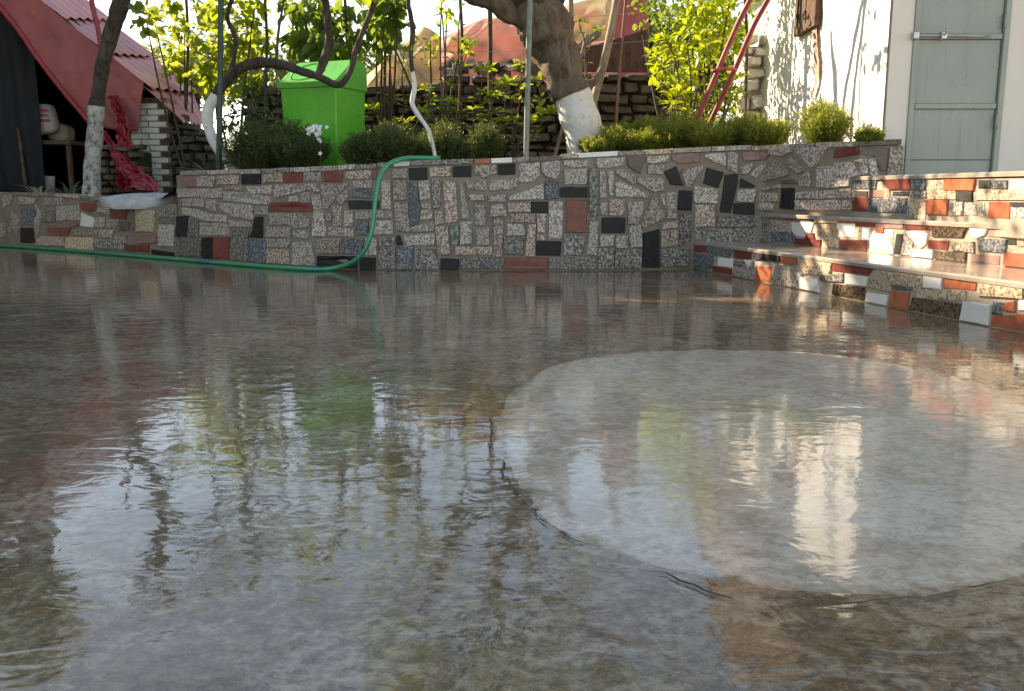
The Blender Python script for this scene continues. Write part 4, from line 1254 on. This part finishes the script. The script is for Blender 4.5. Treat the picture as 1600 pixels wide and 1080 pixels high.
pole('rusty_rod', [(960,232),(968,110),(978,0)], 7.2, 4.5, 'rusty', 'thin rusty rod standing in the rosemary right of the whitewashed trunk', 'rod')
pole('support_stake', [(765,240),(766,60),(765,0)], 9.3, 7, 'wood_brown', 'reddish brown post in front of the pink tarpaulin', 'post')
pole('red_pole', [(1090,184),(1126,100),(1152,40),(1172,0)], 6.95, 8, 'red_paint', 'left one of the two leaning red poles before the yellow shrub', d2=6.7)
pole('red_pole', [(1117,176),(1150,105),(1178,40),(1200,0)], 7.05, 8, 'red_paint', 'right one of the two leaning red poles nearest the white house', d2=6.7)
o = tube('pole_clamp', [P(1113,112,6.83), P(1130,107,6.85), P(1150,109,6.9)], .014, 'red_paint'); tag(o, 'small red clamp joining the two leaning red poles', 'clamp')
for x, y0, d, lab in ((1165,170,7.9,'dark post standing behind the right red pole near the white house'),(415,150,9.0,'slim dark stake left behind the green bin'),(540,90,9.2,'slim dark stake rising behind the green bin'),(600,200,8.8,'dark thin stake right of the green bin'),(720,110,9.2,'thin dark stake before the pink tarpaulin'),(292,130,10.2,'thin trellis stake above the shed eave')):
    pole('trellis_stake', [(x, y0), (x+2, 60), (x-1, 0)], d, 4.5, 'stem', lab, 'stake', rough=.2)
# wire fence lines
for i, y in enumerate((10, 55)):
    o = tube('trellis_wire', [P(560, y+22, 9.3), P(800, y+25, 9.2), P(1190, y-8, 8.6)], .0022, 'metal', None, 5, step=.5); tag(o, ['upper', 'lower'][i]+' thin wire stretched between the garden stakes', 'wire')

# ------------------------------------------------------------------ trees
def tree_root(name, loc, label): return empty(name, loc, label, 'tree')
# T1 left dark trunk
p = P(143, 306, 8.45); t = tree_root('vine_tree', (p.x, 8.45, .48), 'dark curved trunk with worn whitewashed foot in front of the shed')
s_ = 8.45/F/2
tube('whitewashed_foot', [Vector((p.x, 8.45, .42)), P(143,290,8.45), P(146,240,8.45), P(149,200,8.45), P(150,166,8.45)], [28*s_,27*s_,24*s_,24*s_,24*s_], 'limewash_worn', t, 16, .16, step=.03)
tube('trunk', [P(150,167,8.45), P(156,130,8.42), P(163,90,8.4), P(176,45,8.38), P(190,0,8.35), P(196,-60,8.3), P(180,-130,8.2), P(190,-230,8.1)], [22*s_,20*s_,21*s_,23*s_,24*s_,22*s_,17*s_,9*s_], 'bark', t, 14, .22, step=.04)
tube('branch', [P(192,-40,8.3), P(222,-90,8.1), P(262,-120,8.0), P(300,-170,7.9)], [.045,.035,.025,.01], 'bark', t, 8, .3)
tube('branch', [P(184,-120,8.2), P(150,-170,8.3), P(130,-230,8.5)], [.04,.03,.01], 'bark', t, 8, .3)
crown('crown', [(P(215,-5,8.1),.09),(P(222,-75,8.1),.2),(P(262,-125,8.0),.22),(P(300,-180,7.9),.25),(P(190,-230,8.1),.3),(P(140,-230,8.5),.25)], 26, .085, .07, 'leaf_green', t)
# T2 twisting vine trunk
D2 = 7.75; s_ = D2/F/2
p = P(366, 262, D2); t = tree_root('twisted_vine', (p.x, D2, gz(p.x, D2)), 'twisting vine with whitewashed lower stem, reaching right over the green bin')
tube('whitewashed_stem', [P(372,275,D2), P(358,252,D2), P(338,228,D2), P(325,195,D2), P(326,170,D2), P(338,148,D2)], [16*s_,15*s_,16*s_,17*s_,17*s_,16*s_], 'limewash', t, 12, .2, step=.03)
tube('main_branch', [P(337,149,D2), P(352,128,D2), P(378,106,D2), P(405,98,D2), P(438,101,D2-.1), P(470,111,D2-.2), P(500,121,D2-.3), P(529,133,D2-.35), P(546,114,D2-.3), P(556,78,D2-.2), P(572,38,D2-.1), P(586,0,D2), P(600,-50,D2), P(640,-110,D2-.2)], [16*s_,17*s_,16*s_,16*s_,14*s_,13*s_,11*s_,9*s_,9*s_,9*s_,9*s_,9*s_,8*s_,4*s_], 'bark', t, 10, .2, step=.03)
tube('branch', [P(496,120,D2-.3), P(505,98,D2-.25), P(514,66,D2-.2), P(512,30,D2-.2), P(508,0,D2-.2), P(500,-60,D2-.3), P(470,-130,D2-.5)], [11*s_,12*s_,13*s_,11*s_,10*s_,8*s_,4*s_], 'bark', t, 10, .25, step=.03)
tube('branch', [P(352,130,D2), P(364,100,D2), P(368,60,D2), P(355,28,D2), P(362,0,D2), P(380,-50,D2), P(360,-120,D2)], [9*s_,8*s_,8*s_,7*s_,6*s_,5*s_,3*s_], 'bark', t, 8, .25, step=.04)
tube('branch', [P(432,100,D2), P(434,60,D2), P(440,20,D2), P(446,-10,D2), P(460,-70,D2)], [5*s_,5*s_,4*s_,3*s_,2*s_], 'stem', t, 6, .25, step=.05)
cl = []
for x, y, r in ((505,-20,.14),(520,-60,.2),(470,-130,.26),(586,-30,.18),(610,-60,.22),(640,-115,.25),(362,-40,.2),(360,-120,.28),(400,-90,.2),(455,-60,.16),(560,-110,.2),(440,-160,.24),(300,-60,.24),(340,-95,.24),(320,-30,.18),(410,-50,.22),(440,-100,.24),(280,-110,.2)):  # the last clumps, out of view, are added to shade the floor
    cl.append((P(x, y, D2+random.uniform(-.4,.2)), r))
crown('crown', cl, 26, .09, .075, 'leaf_fresh', t)
# T3 slim whitewashed sapling
D3 = 7.0; s_ = D3/F/2
p = P(681, 246, D3); t = tree_root('slim_sapling', (p.x, D3, gz(p.x, D3)), 'thin crooked sapling with whitewashed stem right above the hose end')
tube('whitewashed_stem', [P(682,262,D3), P(679,240,D3), P(670,205,D3), P(650,175,D3), P(644,160,D3), P(648,135,D3), P(645,112,D3)], [6*s_,6*s_,6.5*s_,7*s_,7*s_,7*s_,6*s_], 'limewash', t, 8, .2, step=.03)
tube('trunk', [P(645,113,D3), P(642,85,D3), P(645,50,D3), P(641,20,D3), P(638,0,D3), P(645,-60,D3), P(632,-140,D3)], [6*s_,7*s_,8*s_,7*s_,7*s_,5*s_,2*s_], 'bark', t, 8, .25, step=.03)
crown('crown', [(P(630,90,D3),.09),(P(665,85,D3),.09),(P(640,125,D3),.07),(P(655,60,D3),.08),(P(645,-60,D3),.14),(P(632,-140,D3),.2)], 42, .045, .022, 'leaf_fresh', t)
# T4 gnarled big tree
D4 = 7.55; s_ = D4/F/2
p = P(915, 240, D4); t = tree_root('gnarled_tree', (p.x, D4, gz(p.x, D4)), 'thick gnarled leaning tree with whitewashed foot in the garden bed')
tube('whitewashed_foot', [P(918,262,D4), P(914,235,D4), P(911,200,D4), P(900,168,D4), P(893,147,D4)], [62*s_,56*s_,60*s_,58*s_,56*s_], 'limewash', t, 20, .12, nscale=6, step=.03)
tube('trunk', [P(893,149,D4), P(883,122,D4), P(872,92,D4), P(860,66,D4), P(850,42,D4-.05), P(828,20,D4-.1), P(796,10,D4-.15), P(764,-2,D4-.2), P(730,-22,D4-.3), P(690,-70,D4-.5), P(668,-150,D4-.6)], [57*s_,62*s_,66*s_,72*s_,76*s_,66*s_,42*s_,36*s_,32*s_,24*s_,12*s_], 'bark_light', t, 20, .30, nscale=7, step=.03)
tube('branch', [P(846,34,D4), P(828,10,D4-.1), P(815,-12,D4-.2), P(800,-60,D4-.3), P(770,-130,D4-.4), P(775,-220,D4-.5)], [60*s_,56*s_,44*s_,34*s_,22*s_,8*s_], 'bark', t, 16, .32, step=.04)
tube('branch', [P(852,36,D4+.1), P(868,0,D4+.25), P(880,-70,D4+.4), P(930,-140,D4+.4)], [40*s_,28*s_,20*s_,6*s_], 'bark', t, 12, .3, step=.04)
tube('branch', [P(905,140,D4+.05), P(928,128,D4+.1), P(938,108,D4+.3)], [20*s_,12*s_,6*s_], 'bark_light', t, 8, .2)
for a_, b_, c_ in (((700,-60),(640,-120),(600,-180)),((670,-140),(640,-210),(650,-280)),((770,-130),(730,-190),(740,-260)),((800,-70),(850,-140),(870,-210)),((775,-210),(800,-280),(790,-340))):
    tube('branch', [P(*a_, D4-.5), P(*b_, D4-.6), P(*c_, D4-.5)], [10*s_,7*s_,3*s_], 'bark', t, 8, .3, step=.05)
cl = []
for x, y, r in ((600,-190,.3),(650,-285,.35),(740,-270,.32),(870,-215,.3),(790,-345,.4),(930,-150,.24),(640,-110,.2),(700,-150,.22),(840,-290,.3),(720,-380,.3),(620,-350,.3),(560,-260,.25)):
    cl.append((P(x, y, D4-random.uniform(0,1.0)), r))
for k in range(26): cl.append((P(random.uniform(580, 1080), random.uniform(-620, -260), D4-random.uniform(.6, 2.2)), random.uniform(.25, .42)))
crown('crown', cl, 40, .08, .045, 'leaf_green', t)
for k in range(7): tube('branch', [P(760+k*20, -180, D4-.5), P(640+k*60, -330+15*(k%3), D4-1.0), P(600+k*75, -520+25*(k%2), D4-1.6)], [14*s_,9*s_,3*s_], 'bark', t, 8, .3, step=.08)

# shrubs with leaves built one by one (each leaf an object sharing mesh data) ---------------------------
def leaf_proto(name, L, W, mat):
    v = []; f = []; n = 4
    for i in range(n+1):
        t = i/n; w_ = W*.5*math.sin(math.pi*min(.97, t*.93+.04))**.75; z = -.22*L*t*t
        v += [(L*t, -w_, z+.18*w_), (L*t, 0, z), (L*t, w_, z+.18*w_)]
    for i in range(n):
        a = 3*i; f += [(a, a+3, a+4, a+1), (a+1, a+4, a+5, a+2)]
    me = mesh(name, v, f); me.materials.append(M[mat]); me.polygons.foreach_set('use_smooth', [True]*len(me.polygons)); return me
PROTO = {(m, k): leaf_proto('leaf', L, L*.46, m) for m in ('leaf_fresh', 'leaf_green', 'leaf_yellow') for k, L in (('s', .055), ('m', .075))}
def leafy_plant(name, base_px, d, stems, mat, label, size='m', cat='shrub', n_leaf=80, spread=.05, rosette=5):
    bp = P(*base_px, d); z0 = gz(bp.x, d); bp.z = max(z0, min(bp.z, z0+.3)); root = empty(name, (bp.x, d, z0), label, cat)
    per = max(1, n_leaf//len(stems)); inv = Matrix.Translation(-Vector((bp.x, d, z0)))
    for pix in stems:
        dd = d+random.uniform(-.15, .15); pts = [Vector((bp.x+random.uniform(-.03,.03), d, z0-.02))]+[P(x, y, dd) for x, y in pix]
        tube('stem', pts, [.009]+[.007]*(len(pts)-2)+[.003], 'stem', root, 6, .1, step=.08)
        sp_, _ = spline(pts, [1]*len(pts), .03); m = len(sp_)
        k = 0
        while k < per:
            i = int(m*(.30+.7*random.random()**.7)) if random.random() < .75 else m-1; i = min(i, m-1); c = sp_[i]
            az0 = random.uniform(0, 6.28)
            for q in range(rosette if i == m-1 else 2):
                o = bpy.data.objects.new('leaf', PROTO[(mat, size)]); C.objects.link(o); o.parent = root; o.matrix_parent_inverse = inv
                az = az0+q*6.28/(rosette if i == m-1 else 2)+random.uniform(-.3,.3); el = random.uniform(-.1, .9); s = random.uniform(.7, 1.25)
                o.matrix_basis = Matrix.Translation(c+Vector((math.cos(az), math.sin(az), .3))*random.uniform(0, spread))@Matrix.Rotation(az, 4, 'Z')@Matrix.Rotation(-el, 4, 'Y')@Matrix.Rotation(random.uniform(-.5,.5), 4, 'X')@Matrix.Scale(s, 4)
                k += 1
    return root
leafy_plant('leafy_shrub', (690,245), 8.0, [[(692,200),(690,150),(688,60),(692,-20)],[(680,200),(670,160),(664,140)],[(700,190),(706,160)],[(676,215),(655,175)]], 'leaf_fresh', 'upright leafy sapling behind the crooked whitewashed sapling', n_leaf=150)
leafy_plant('leafy_shrub', (760,250), 7.7, [[(752,200),(750,150),(757,110)],[(742,200),(738,172)],[(775,205),(790,170),(780,135)],[(770,225),(785,200),(792,190)],[(765,190),(768,150)]], 'leaf_fresh', 'loose fresh green shrub before the dry stone wall, left of the grey pole', n_leaf=190)
leafy_plant('leafy_shrub', (800,250), 7.9, [[(806,200),(812,150),(815,100)],[(830,190),(845,150),(838,125)],[(815,210),(850,178)],[(800,190),(795,130)],[(840,200),(862,175)]], 'leaf_fresh', 'fresh green shrub between the grey pole and the whitewashed trunk', n_leaf=180)
leafy_plant('leafy_shrub', (600,250), 8.7, [[(598,200),(600,130),(599,95)],[(630,180),(628,120),(632,80)],[(588,210),(580,170)],[(625,220),(636,190)],[(668,160),(672,85)]], 'leaf_yellow', 'yellow green sprouts right of the green bin', n_leaf=170)
leafy_plant('leafy_shrub', (725,250), 8.6, [[(722,180),(718,120),(716,60),(720,0)],[(712,150),(735,70)],[(700,200),(697,130)]], 'leaf_green', 'thin stemmed green shrub in front of the pink tarpaulin', n_leaf=90)
leafy_plant('leafy_shrub', (910,160), 9.1, [[(915,80),(908,50),(905,35)],[(918,90),(935,48)]], 'leaf_green', 'small green sprout behind the gnarled trunk in front of the cream tarpaulin', 's', n_leaf=50)
# yellow shrub by the poles: lower part leaf by leaf, the rest joined
leafy_plant('yellow_shrub', (1075,190), 7.6, [[(1060,120),(1045,70),(1040,60)],[(1080,130),(1075,80),(1085,50)],[(1050,140),(1025,90)],[(1090,140),(1110,100),(1105,70)],[(1070,160),(1060,150)],[(1100,150),(1125,130),(1150,125)],[(1075,170),(1050,165)],[(1110,165),(1140,150)]], 'leaf_yellow', 'bright yellow green shrub under the leaning red poles', n_leaf=280, spread=.09)
def bush(name, label, centres, d, per, L, W, mat, cat='shrub', stems=5, base=None, dj=.35, **kw):
    cs = [(P(x, y, d+random.uniform(-dj, dj)), r) for x, y, r in centres]
    mx = sum((c.x for c, _ in cs))/len(cs); bz = gz(mx, d); bx = P(base, 200, d).x if base else mx
    root = empty(name, (bx, d, bz), label, cat)
    for c, r in random.sample(cs, min(stems, len(cs))):
        tube('stem', [(bx+random.uniform(-.05,.05), d, bz-.03), ((bx+c.x)/2+random.uniform(-.05,.05), (d+c.y)/2, (bz+c.z)/2), tuple(c)], [.016,.012,.005], 'stem', root, 6, .2, step=.1)
    crown('foliage', cs, per, L, W, mat, root, **kw); return root
bush('yellow_shrub', 'tall yellow leafed shrub rising behind the leaning red poles', [(1100,20,.22),(1125,45,.2),(1090,-20,.25),(1140,0,.22),(1120,70,.15),(1075,30,.15),(1150,-40,.25),(1065,75,.16),(1040,80,.13),(1090,95,.15),(1040,110,.14),(1070,125,.16),(1100,80,.14),(1130,25,.16),(1150,70,.12),(1085,55,.15)], 8.1, 105, .075, .045, 'leaf_yellow', base=1100)
bush('green_shrub', 'green leafed shrub between the red panel and the yellow shrub', [(1015,20,.2),(1030,-10,.22),(1045,30,.2),(1005,5,.12),(1060,10,.2),(1040,55,.14),(1000,35,.08),(1060,45,.14),(1165,60,.12),(1170,20,.14)], 8.8, 60, .06, .035, 'leaf_green', base=1045)
bush('green_shrub', 'low green shrub at the foot of the leaning red poles', [(1065,160,.13),(1090,150,.14),(1110,160,.12),(1135,150,.13),(1150,130,.12),(1140,170,.1),(1060,140,.1)], 7.7, 80, .065, .035, 'leaf_fresh', base=1100)
# trellis vines, upper left
bush('trellis_vine', 'isolated sunlit leaf clump hanging over the shed eave', [(228,30,.14),(238,18,.09)], 9.6, 95, .10, .08, 'leaf_fresh', cat='vine', base=292, stems=2)
bush('trellis_vine', 'sunlit vine leaves above the right end of the shed roof', [(272,8,.13),(283,30,.08),(288,48,.14),(296,62,.12),(275,88,.13),(282,112,.13),(298,95,.08),(262,95,.07),(310,12,.12),(325,25,.12),(305,130,.1)], 10.3, 80, .11, .085, 'leaf_fresh', cat='vine', base=292)
bush('trellis_vine', 'dense vine behind the dark green pole', [(318,60,.15),(330,90,.15),(320,110,.14),(335,130,.13),(350,60,.12),(372,90,.15),(385,60,.17),(395,30,.14),(375,130,.15),(395,120,.12),(350,5,.15),(400,0,.15),(330,20,.1),(415,60,.12)], 9.2, 85, .105, .08, 'leaf_fresh', cat='vine', base=360)
bush('trellis_vine', 'vine with drooping leaves above the green bin', [(475,20,.17),(490,45,.2),(480,75,.18),(470,60,.14),(505,70,.15),(520,30,.15),(530,60,.16),(545,80,.14),(540,10,.15),(460,5,.12),(560,50,.12),(500,5,.15),(515,92,.12)], 8.9, 85, .115, .07, 'leaf_green', cat='vine', base=540, droop=1.2)
bush('trellis_vine', 'dark leafed vine clump hanging right above the bin lid', [(600,10,.16),(612,30,.16),(605,50,.13),(590,30,.14),(620,5,.13),(598,65,.09)], 8.6, 110, .10, .07, 'leaf_green', cat='vine', base=600, droop=1.)
bush('trellis_vine', 'scattered vine leaves beside the sapling top', [(690,8,.08),(698,20,.08),(672,65,.07),(720,68,.07),(730,75,.05),(585,5,.1)], 8.8, 60, .07, .05, 'leaf_fresh', cat='vine', base=690)
# darker shrubs left of bin
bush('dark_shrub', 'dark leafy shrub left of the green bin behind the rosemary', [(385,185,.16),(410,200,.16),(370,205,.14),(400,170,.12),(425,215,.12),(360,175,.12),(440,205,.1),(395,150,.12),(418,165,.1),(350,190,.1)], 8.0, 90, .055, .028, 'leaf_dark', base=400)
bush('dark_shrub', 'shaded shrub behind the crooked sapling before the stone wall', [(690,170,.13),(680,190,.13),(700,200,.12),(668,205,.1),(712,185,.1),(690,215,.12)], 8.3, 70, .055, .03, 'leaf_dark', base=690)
# far background trees
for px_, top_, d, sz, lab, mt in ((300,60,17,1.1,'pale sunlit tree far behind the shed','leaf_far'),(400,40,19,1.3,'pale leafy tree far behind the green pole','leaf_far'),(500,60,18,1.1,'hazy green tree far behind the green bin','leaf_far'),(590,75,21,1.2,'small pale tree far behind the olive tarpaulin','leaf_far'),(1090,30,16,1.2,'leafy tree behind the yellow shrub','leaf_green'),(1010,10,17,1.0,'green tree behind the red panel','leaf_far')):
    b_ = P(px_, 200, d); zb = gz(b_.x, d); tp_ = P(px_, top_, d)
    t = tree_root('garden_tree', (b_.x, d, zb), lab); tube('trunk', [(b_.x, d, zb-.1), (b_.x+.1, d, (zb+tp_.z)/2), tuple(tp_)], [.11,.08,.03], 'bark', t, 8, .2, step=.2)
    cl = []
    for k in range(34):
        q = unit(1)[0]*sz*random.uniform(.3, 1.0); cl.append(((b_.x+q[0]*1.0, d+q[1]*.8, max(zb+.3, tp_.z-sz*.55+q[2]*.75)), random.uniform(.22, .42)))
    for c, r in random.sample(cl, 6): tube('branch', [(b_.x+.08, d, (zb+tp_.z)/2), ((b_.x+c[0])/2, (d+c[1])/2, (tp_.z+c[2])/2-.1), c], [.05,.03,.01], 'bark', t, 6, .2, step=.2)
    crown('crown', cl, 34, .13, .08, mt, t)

t = tree_root('shade_tree', (-6.3, 11.5, .6), 'leafy tree added behind the red shed, mostly out of view, to shade the courtyard')  # mostly unseen tree, added to keep a strip of sun off the floor
tube('trunk', [(-6.3,11.5,.4), (-6.2,11.4,2.2), (-6.0,11.0,3.6), (-5.8,10.2,4.5), (-5.8,9.7,5.0)], [.16,.13,.10,.07,.03], 'bark', t, 10, .2, step=.1)
cl = []
for k in range(44):
    u = random.random(); cl.append(((-5.8+random.uniform(-.35,.25), 8.8+1.2*u+random.uniform(-.15,.15), 3.7+1.0*u+random.uniform(-.4,.3)), random.uniform(.28,.42)))
for c, r in cl[:9]: tube('branch', [(-6.05,11.1,3.3), ((-6.0+c[0])/2, (11+c[1])/2, (3.5+c[2])/2), c], [.06,.04,.015], 'bark', t, 6, .2, step=.15)
crown('crown', cl, 80, .12, .08, 'leaf_green', t)
# ------------------------------------------------------------------ rosemary
def rosemary(px_, py_, d, w_px, h_px, mat, label, n=260):
    c = P(px_, py_, d); z0 = gz(c.x, d)-.01; rx = w_px/2*d/F; hh = P(px_, py_-h_px, d).z-z0; ry = min(rx, .24)
    root = empty('rosemary_bush', (c.x, d, z0), label, 'bush', 'rosemary bushes along the wall top')
    cs = []; ds = []
    sb = MB()
    for i in range(n):
        a = rng.uniform(0, 6.28); rr = math.sqrt(rng.random()); bx = c.x+rx*.7*rr*math.cos(a); by = d+ry*.7*rr*math.sin(a)
        lump = .85+.38*mnoise.noise(Vector((bx*7, by*7, z0)))
        out = np.array([math.cos(a)*rr*rx*.55, math.sin(a)*rr*ry*.75, 0]); L = hh*(1.2 if mat == 'rosemary' else 1.0)*lump*(1-.3*rr*rr)*rng.uniform(.66, 1.12)
        tip = np.array([bx, by, z0])+out+np.array([rng.normal()*.025, rng.normal()*.025, L]); b0 = np.array([bx, by, z0+rng.uniform(0, .3)*L])
        if i % 6 == 0:
            v_, f_ = tube_data([Vector((c.x+(bx-c.x)*.5, d+(by-d)*.5, z0-.02)), Vector(b0*.5+tip*.5+np.array([.01,0,0])), Vector(tip)], [.005,.003,.001], 4, step=.2); sb.add(v_, f_)
        m = int(16+L*80); t = rng.random(m)**.8; p = b0+(tip-b0)*t[:, None]+rng.normal(size=(m, 3))*.003
        dd = unit(m); dd += (tip-b0)/np.linalg.norm(tip-b0)*.9; cs.append(p); ds.append(dd)
    cs = np.concatenate(cs); ds = np.concatenate(ds); k = len(cs)
    sb.obj('stems', 'stem', root, 'stuff')
    leaf_mesh('foliage', cs, ds, unit(k), rng.uniform(.018, .034, k), .0062, mat, root)
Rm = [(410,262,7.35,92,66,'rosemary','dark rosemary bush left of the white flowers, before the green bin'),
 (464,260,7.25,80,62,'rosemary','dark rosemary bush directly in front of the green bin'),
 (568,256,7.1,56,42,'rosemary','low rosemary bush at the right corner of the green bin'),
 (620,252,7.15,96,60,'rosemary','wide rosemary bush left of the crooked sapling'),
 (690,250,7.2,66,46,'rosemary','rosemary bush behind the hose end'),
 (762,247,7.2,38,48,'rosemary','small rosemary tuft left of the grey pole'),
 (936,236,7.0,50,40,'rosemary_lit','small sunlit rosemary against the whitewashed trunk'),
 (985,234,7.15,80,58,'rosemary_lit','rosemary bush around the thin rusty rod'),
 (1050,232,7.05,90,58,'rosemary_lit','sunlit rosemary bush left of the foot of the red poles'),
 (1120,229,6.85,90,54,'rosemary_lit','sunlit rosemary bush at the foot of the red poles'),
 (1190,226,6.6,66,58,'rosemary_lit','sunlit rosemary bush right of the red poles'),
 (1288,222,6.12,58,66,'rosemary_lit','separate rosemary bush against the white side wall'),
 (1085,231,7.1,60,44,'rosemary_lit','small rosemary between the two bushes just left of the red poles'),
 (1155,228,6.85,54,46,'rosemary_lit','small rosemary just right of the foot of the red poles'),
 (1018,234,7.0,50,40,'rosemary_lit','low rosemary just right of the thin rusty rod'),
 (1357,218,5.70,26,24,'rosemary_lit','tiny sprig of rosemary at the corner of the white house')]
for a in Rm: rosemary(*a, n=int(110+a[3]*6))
# strap leaved plants: each leaf its own part
def strap(name, px_, py_, d, n, L, label, z=None, mat='iris'):
    c = P(px_, py_, d); z0 = gz(c.x, d) if z is None else z; root = empty(name, (c.x, d, z0), label, 'plant')
    for i in range(n):
        a = random.uniform(0, 6.28); el = random.uniform(.7, 1.4); l = L*random.uniform(.6, 1.1); w_ = .014*random.uniform(.8, 1.3); v = []; f = []; m = 8
        h = Vector((math.cos(a), math.sin(a), 0)); s_ = Vector((-h.y, h.x, 0))
        for k in range(m+1):
            t = k/m; q = Vector((c.x, d, z0-.01))+h*(.03+l*math.cos(el)*t+l*.45*t**2.5)+Vector((0, 0, l*math.sin(el)*t-l*.42*t**2.6)); ww = w_*(1-t**2)*1.0+.001
            v += [q-s_*ww, q-Vector((0,0,ww*.4)), q+s_*ww]
        for k in range(m): b_ = 3*k; f += [(b_, b_+1, b_+4, b_+3), (b_+1, b_+2, b_+5, b_+4)]
        obj('leaf', v, f, mat, root, smooth=True)
strap('strap_leaf_plant', 395, 262, 7.6, 46, .42, 'clump of arching strap leaves right of the dark green pole')
strap('strap_leaf_plant', 325, 265, 7.7, 26, .34, 'clump of arching strap leaves at the foot of the twisted vine')
strap('aloe_plant', 110, 300, 8.7, 18, .30, 'spiky aloe plant left of the whitewashed trunk on the low wall', .5)
strap('dry_grass_tuft', 60, 300, 9.1, 16, .26, 'thin dry tuft on the low wall below the dark shed', .5, 'wood_pale')
# white flowers before the bin
fl_ = empty('white_flowers', P(490, 215, 7.1), 'cluster of white flowers against the green bin', 'flowers')
pm = mesh('petal', [(0,0,0),(.009,-.007,.003),(.019,0,.002),(.009,.007,.003)], [(0,1,2),(0,2,3)]); pm.materials.append(M['flower'])
for i in range(24):
    px_ = 490+random.gauss(0, 8); py_ = (197+abs(random.gauss(0, 5))) if i < 16 else 200+random.uniform(0, 42)
    if i >= 16: px_ = 500+random.gauss(0, 2.5)
    c = P(px_, py_, 7.08+random.uniform(-.02,.02))
    for q in range(5):
        o = bpy.data.objects.new('petal', pm); C.objects.link(o); o.parent = fl_; o.matrix_parent_inverse = Matrix.Translation(-fl_.location)
        o.matrix_basis = Matrix.Translation(c)@Matrix.Rotation(random.uniform(-.6,.6)+R(70), 4, 'X')@Matrix.Rotation(q*1.256, 4, 'Z')
tube('stem', [Vector((P(500,250,7.1).x, 7.1, gz(-1.5,7.1))), P(500,225,7.1), P(492,205,7.1)], .004, 'stem', fl_, 6)
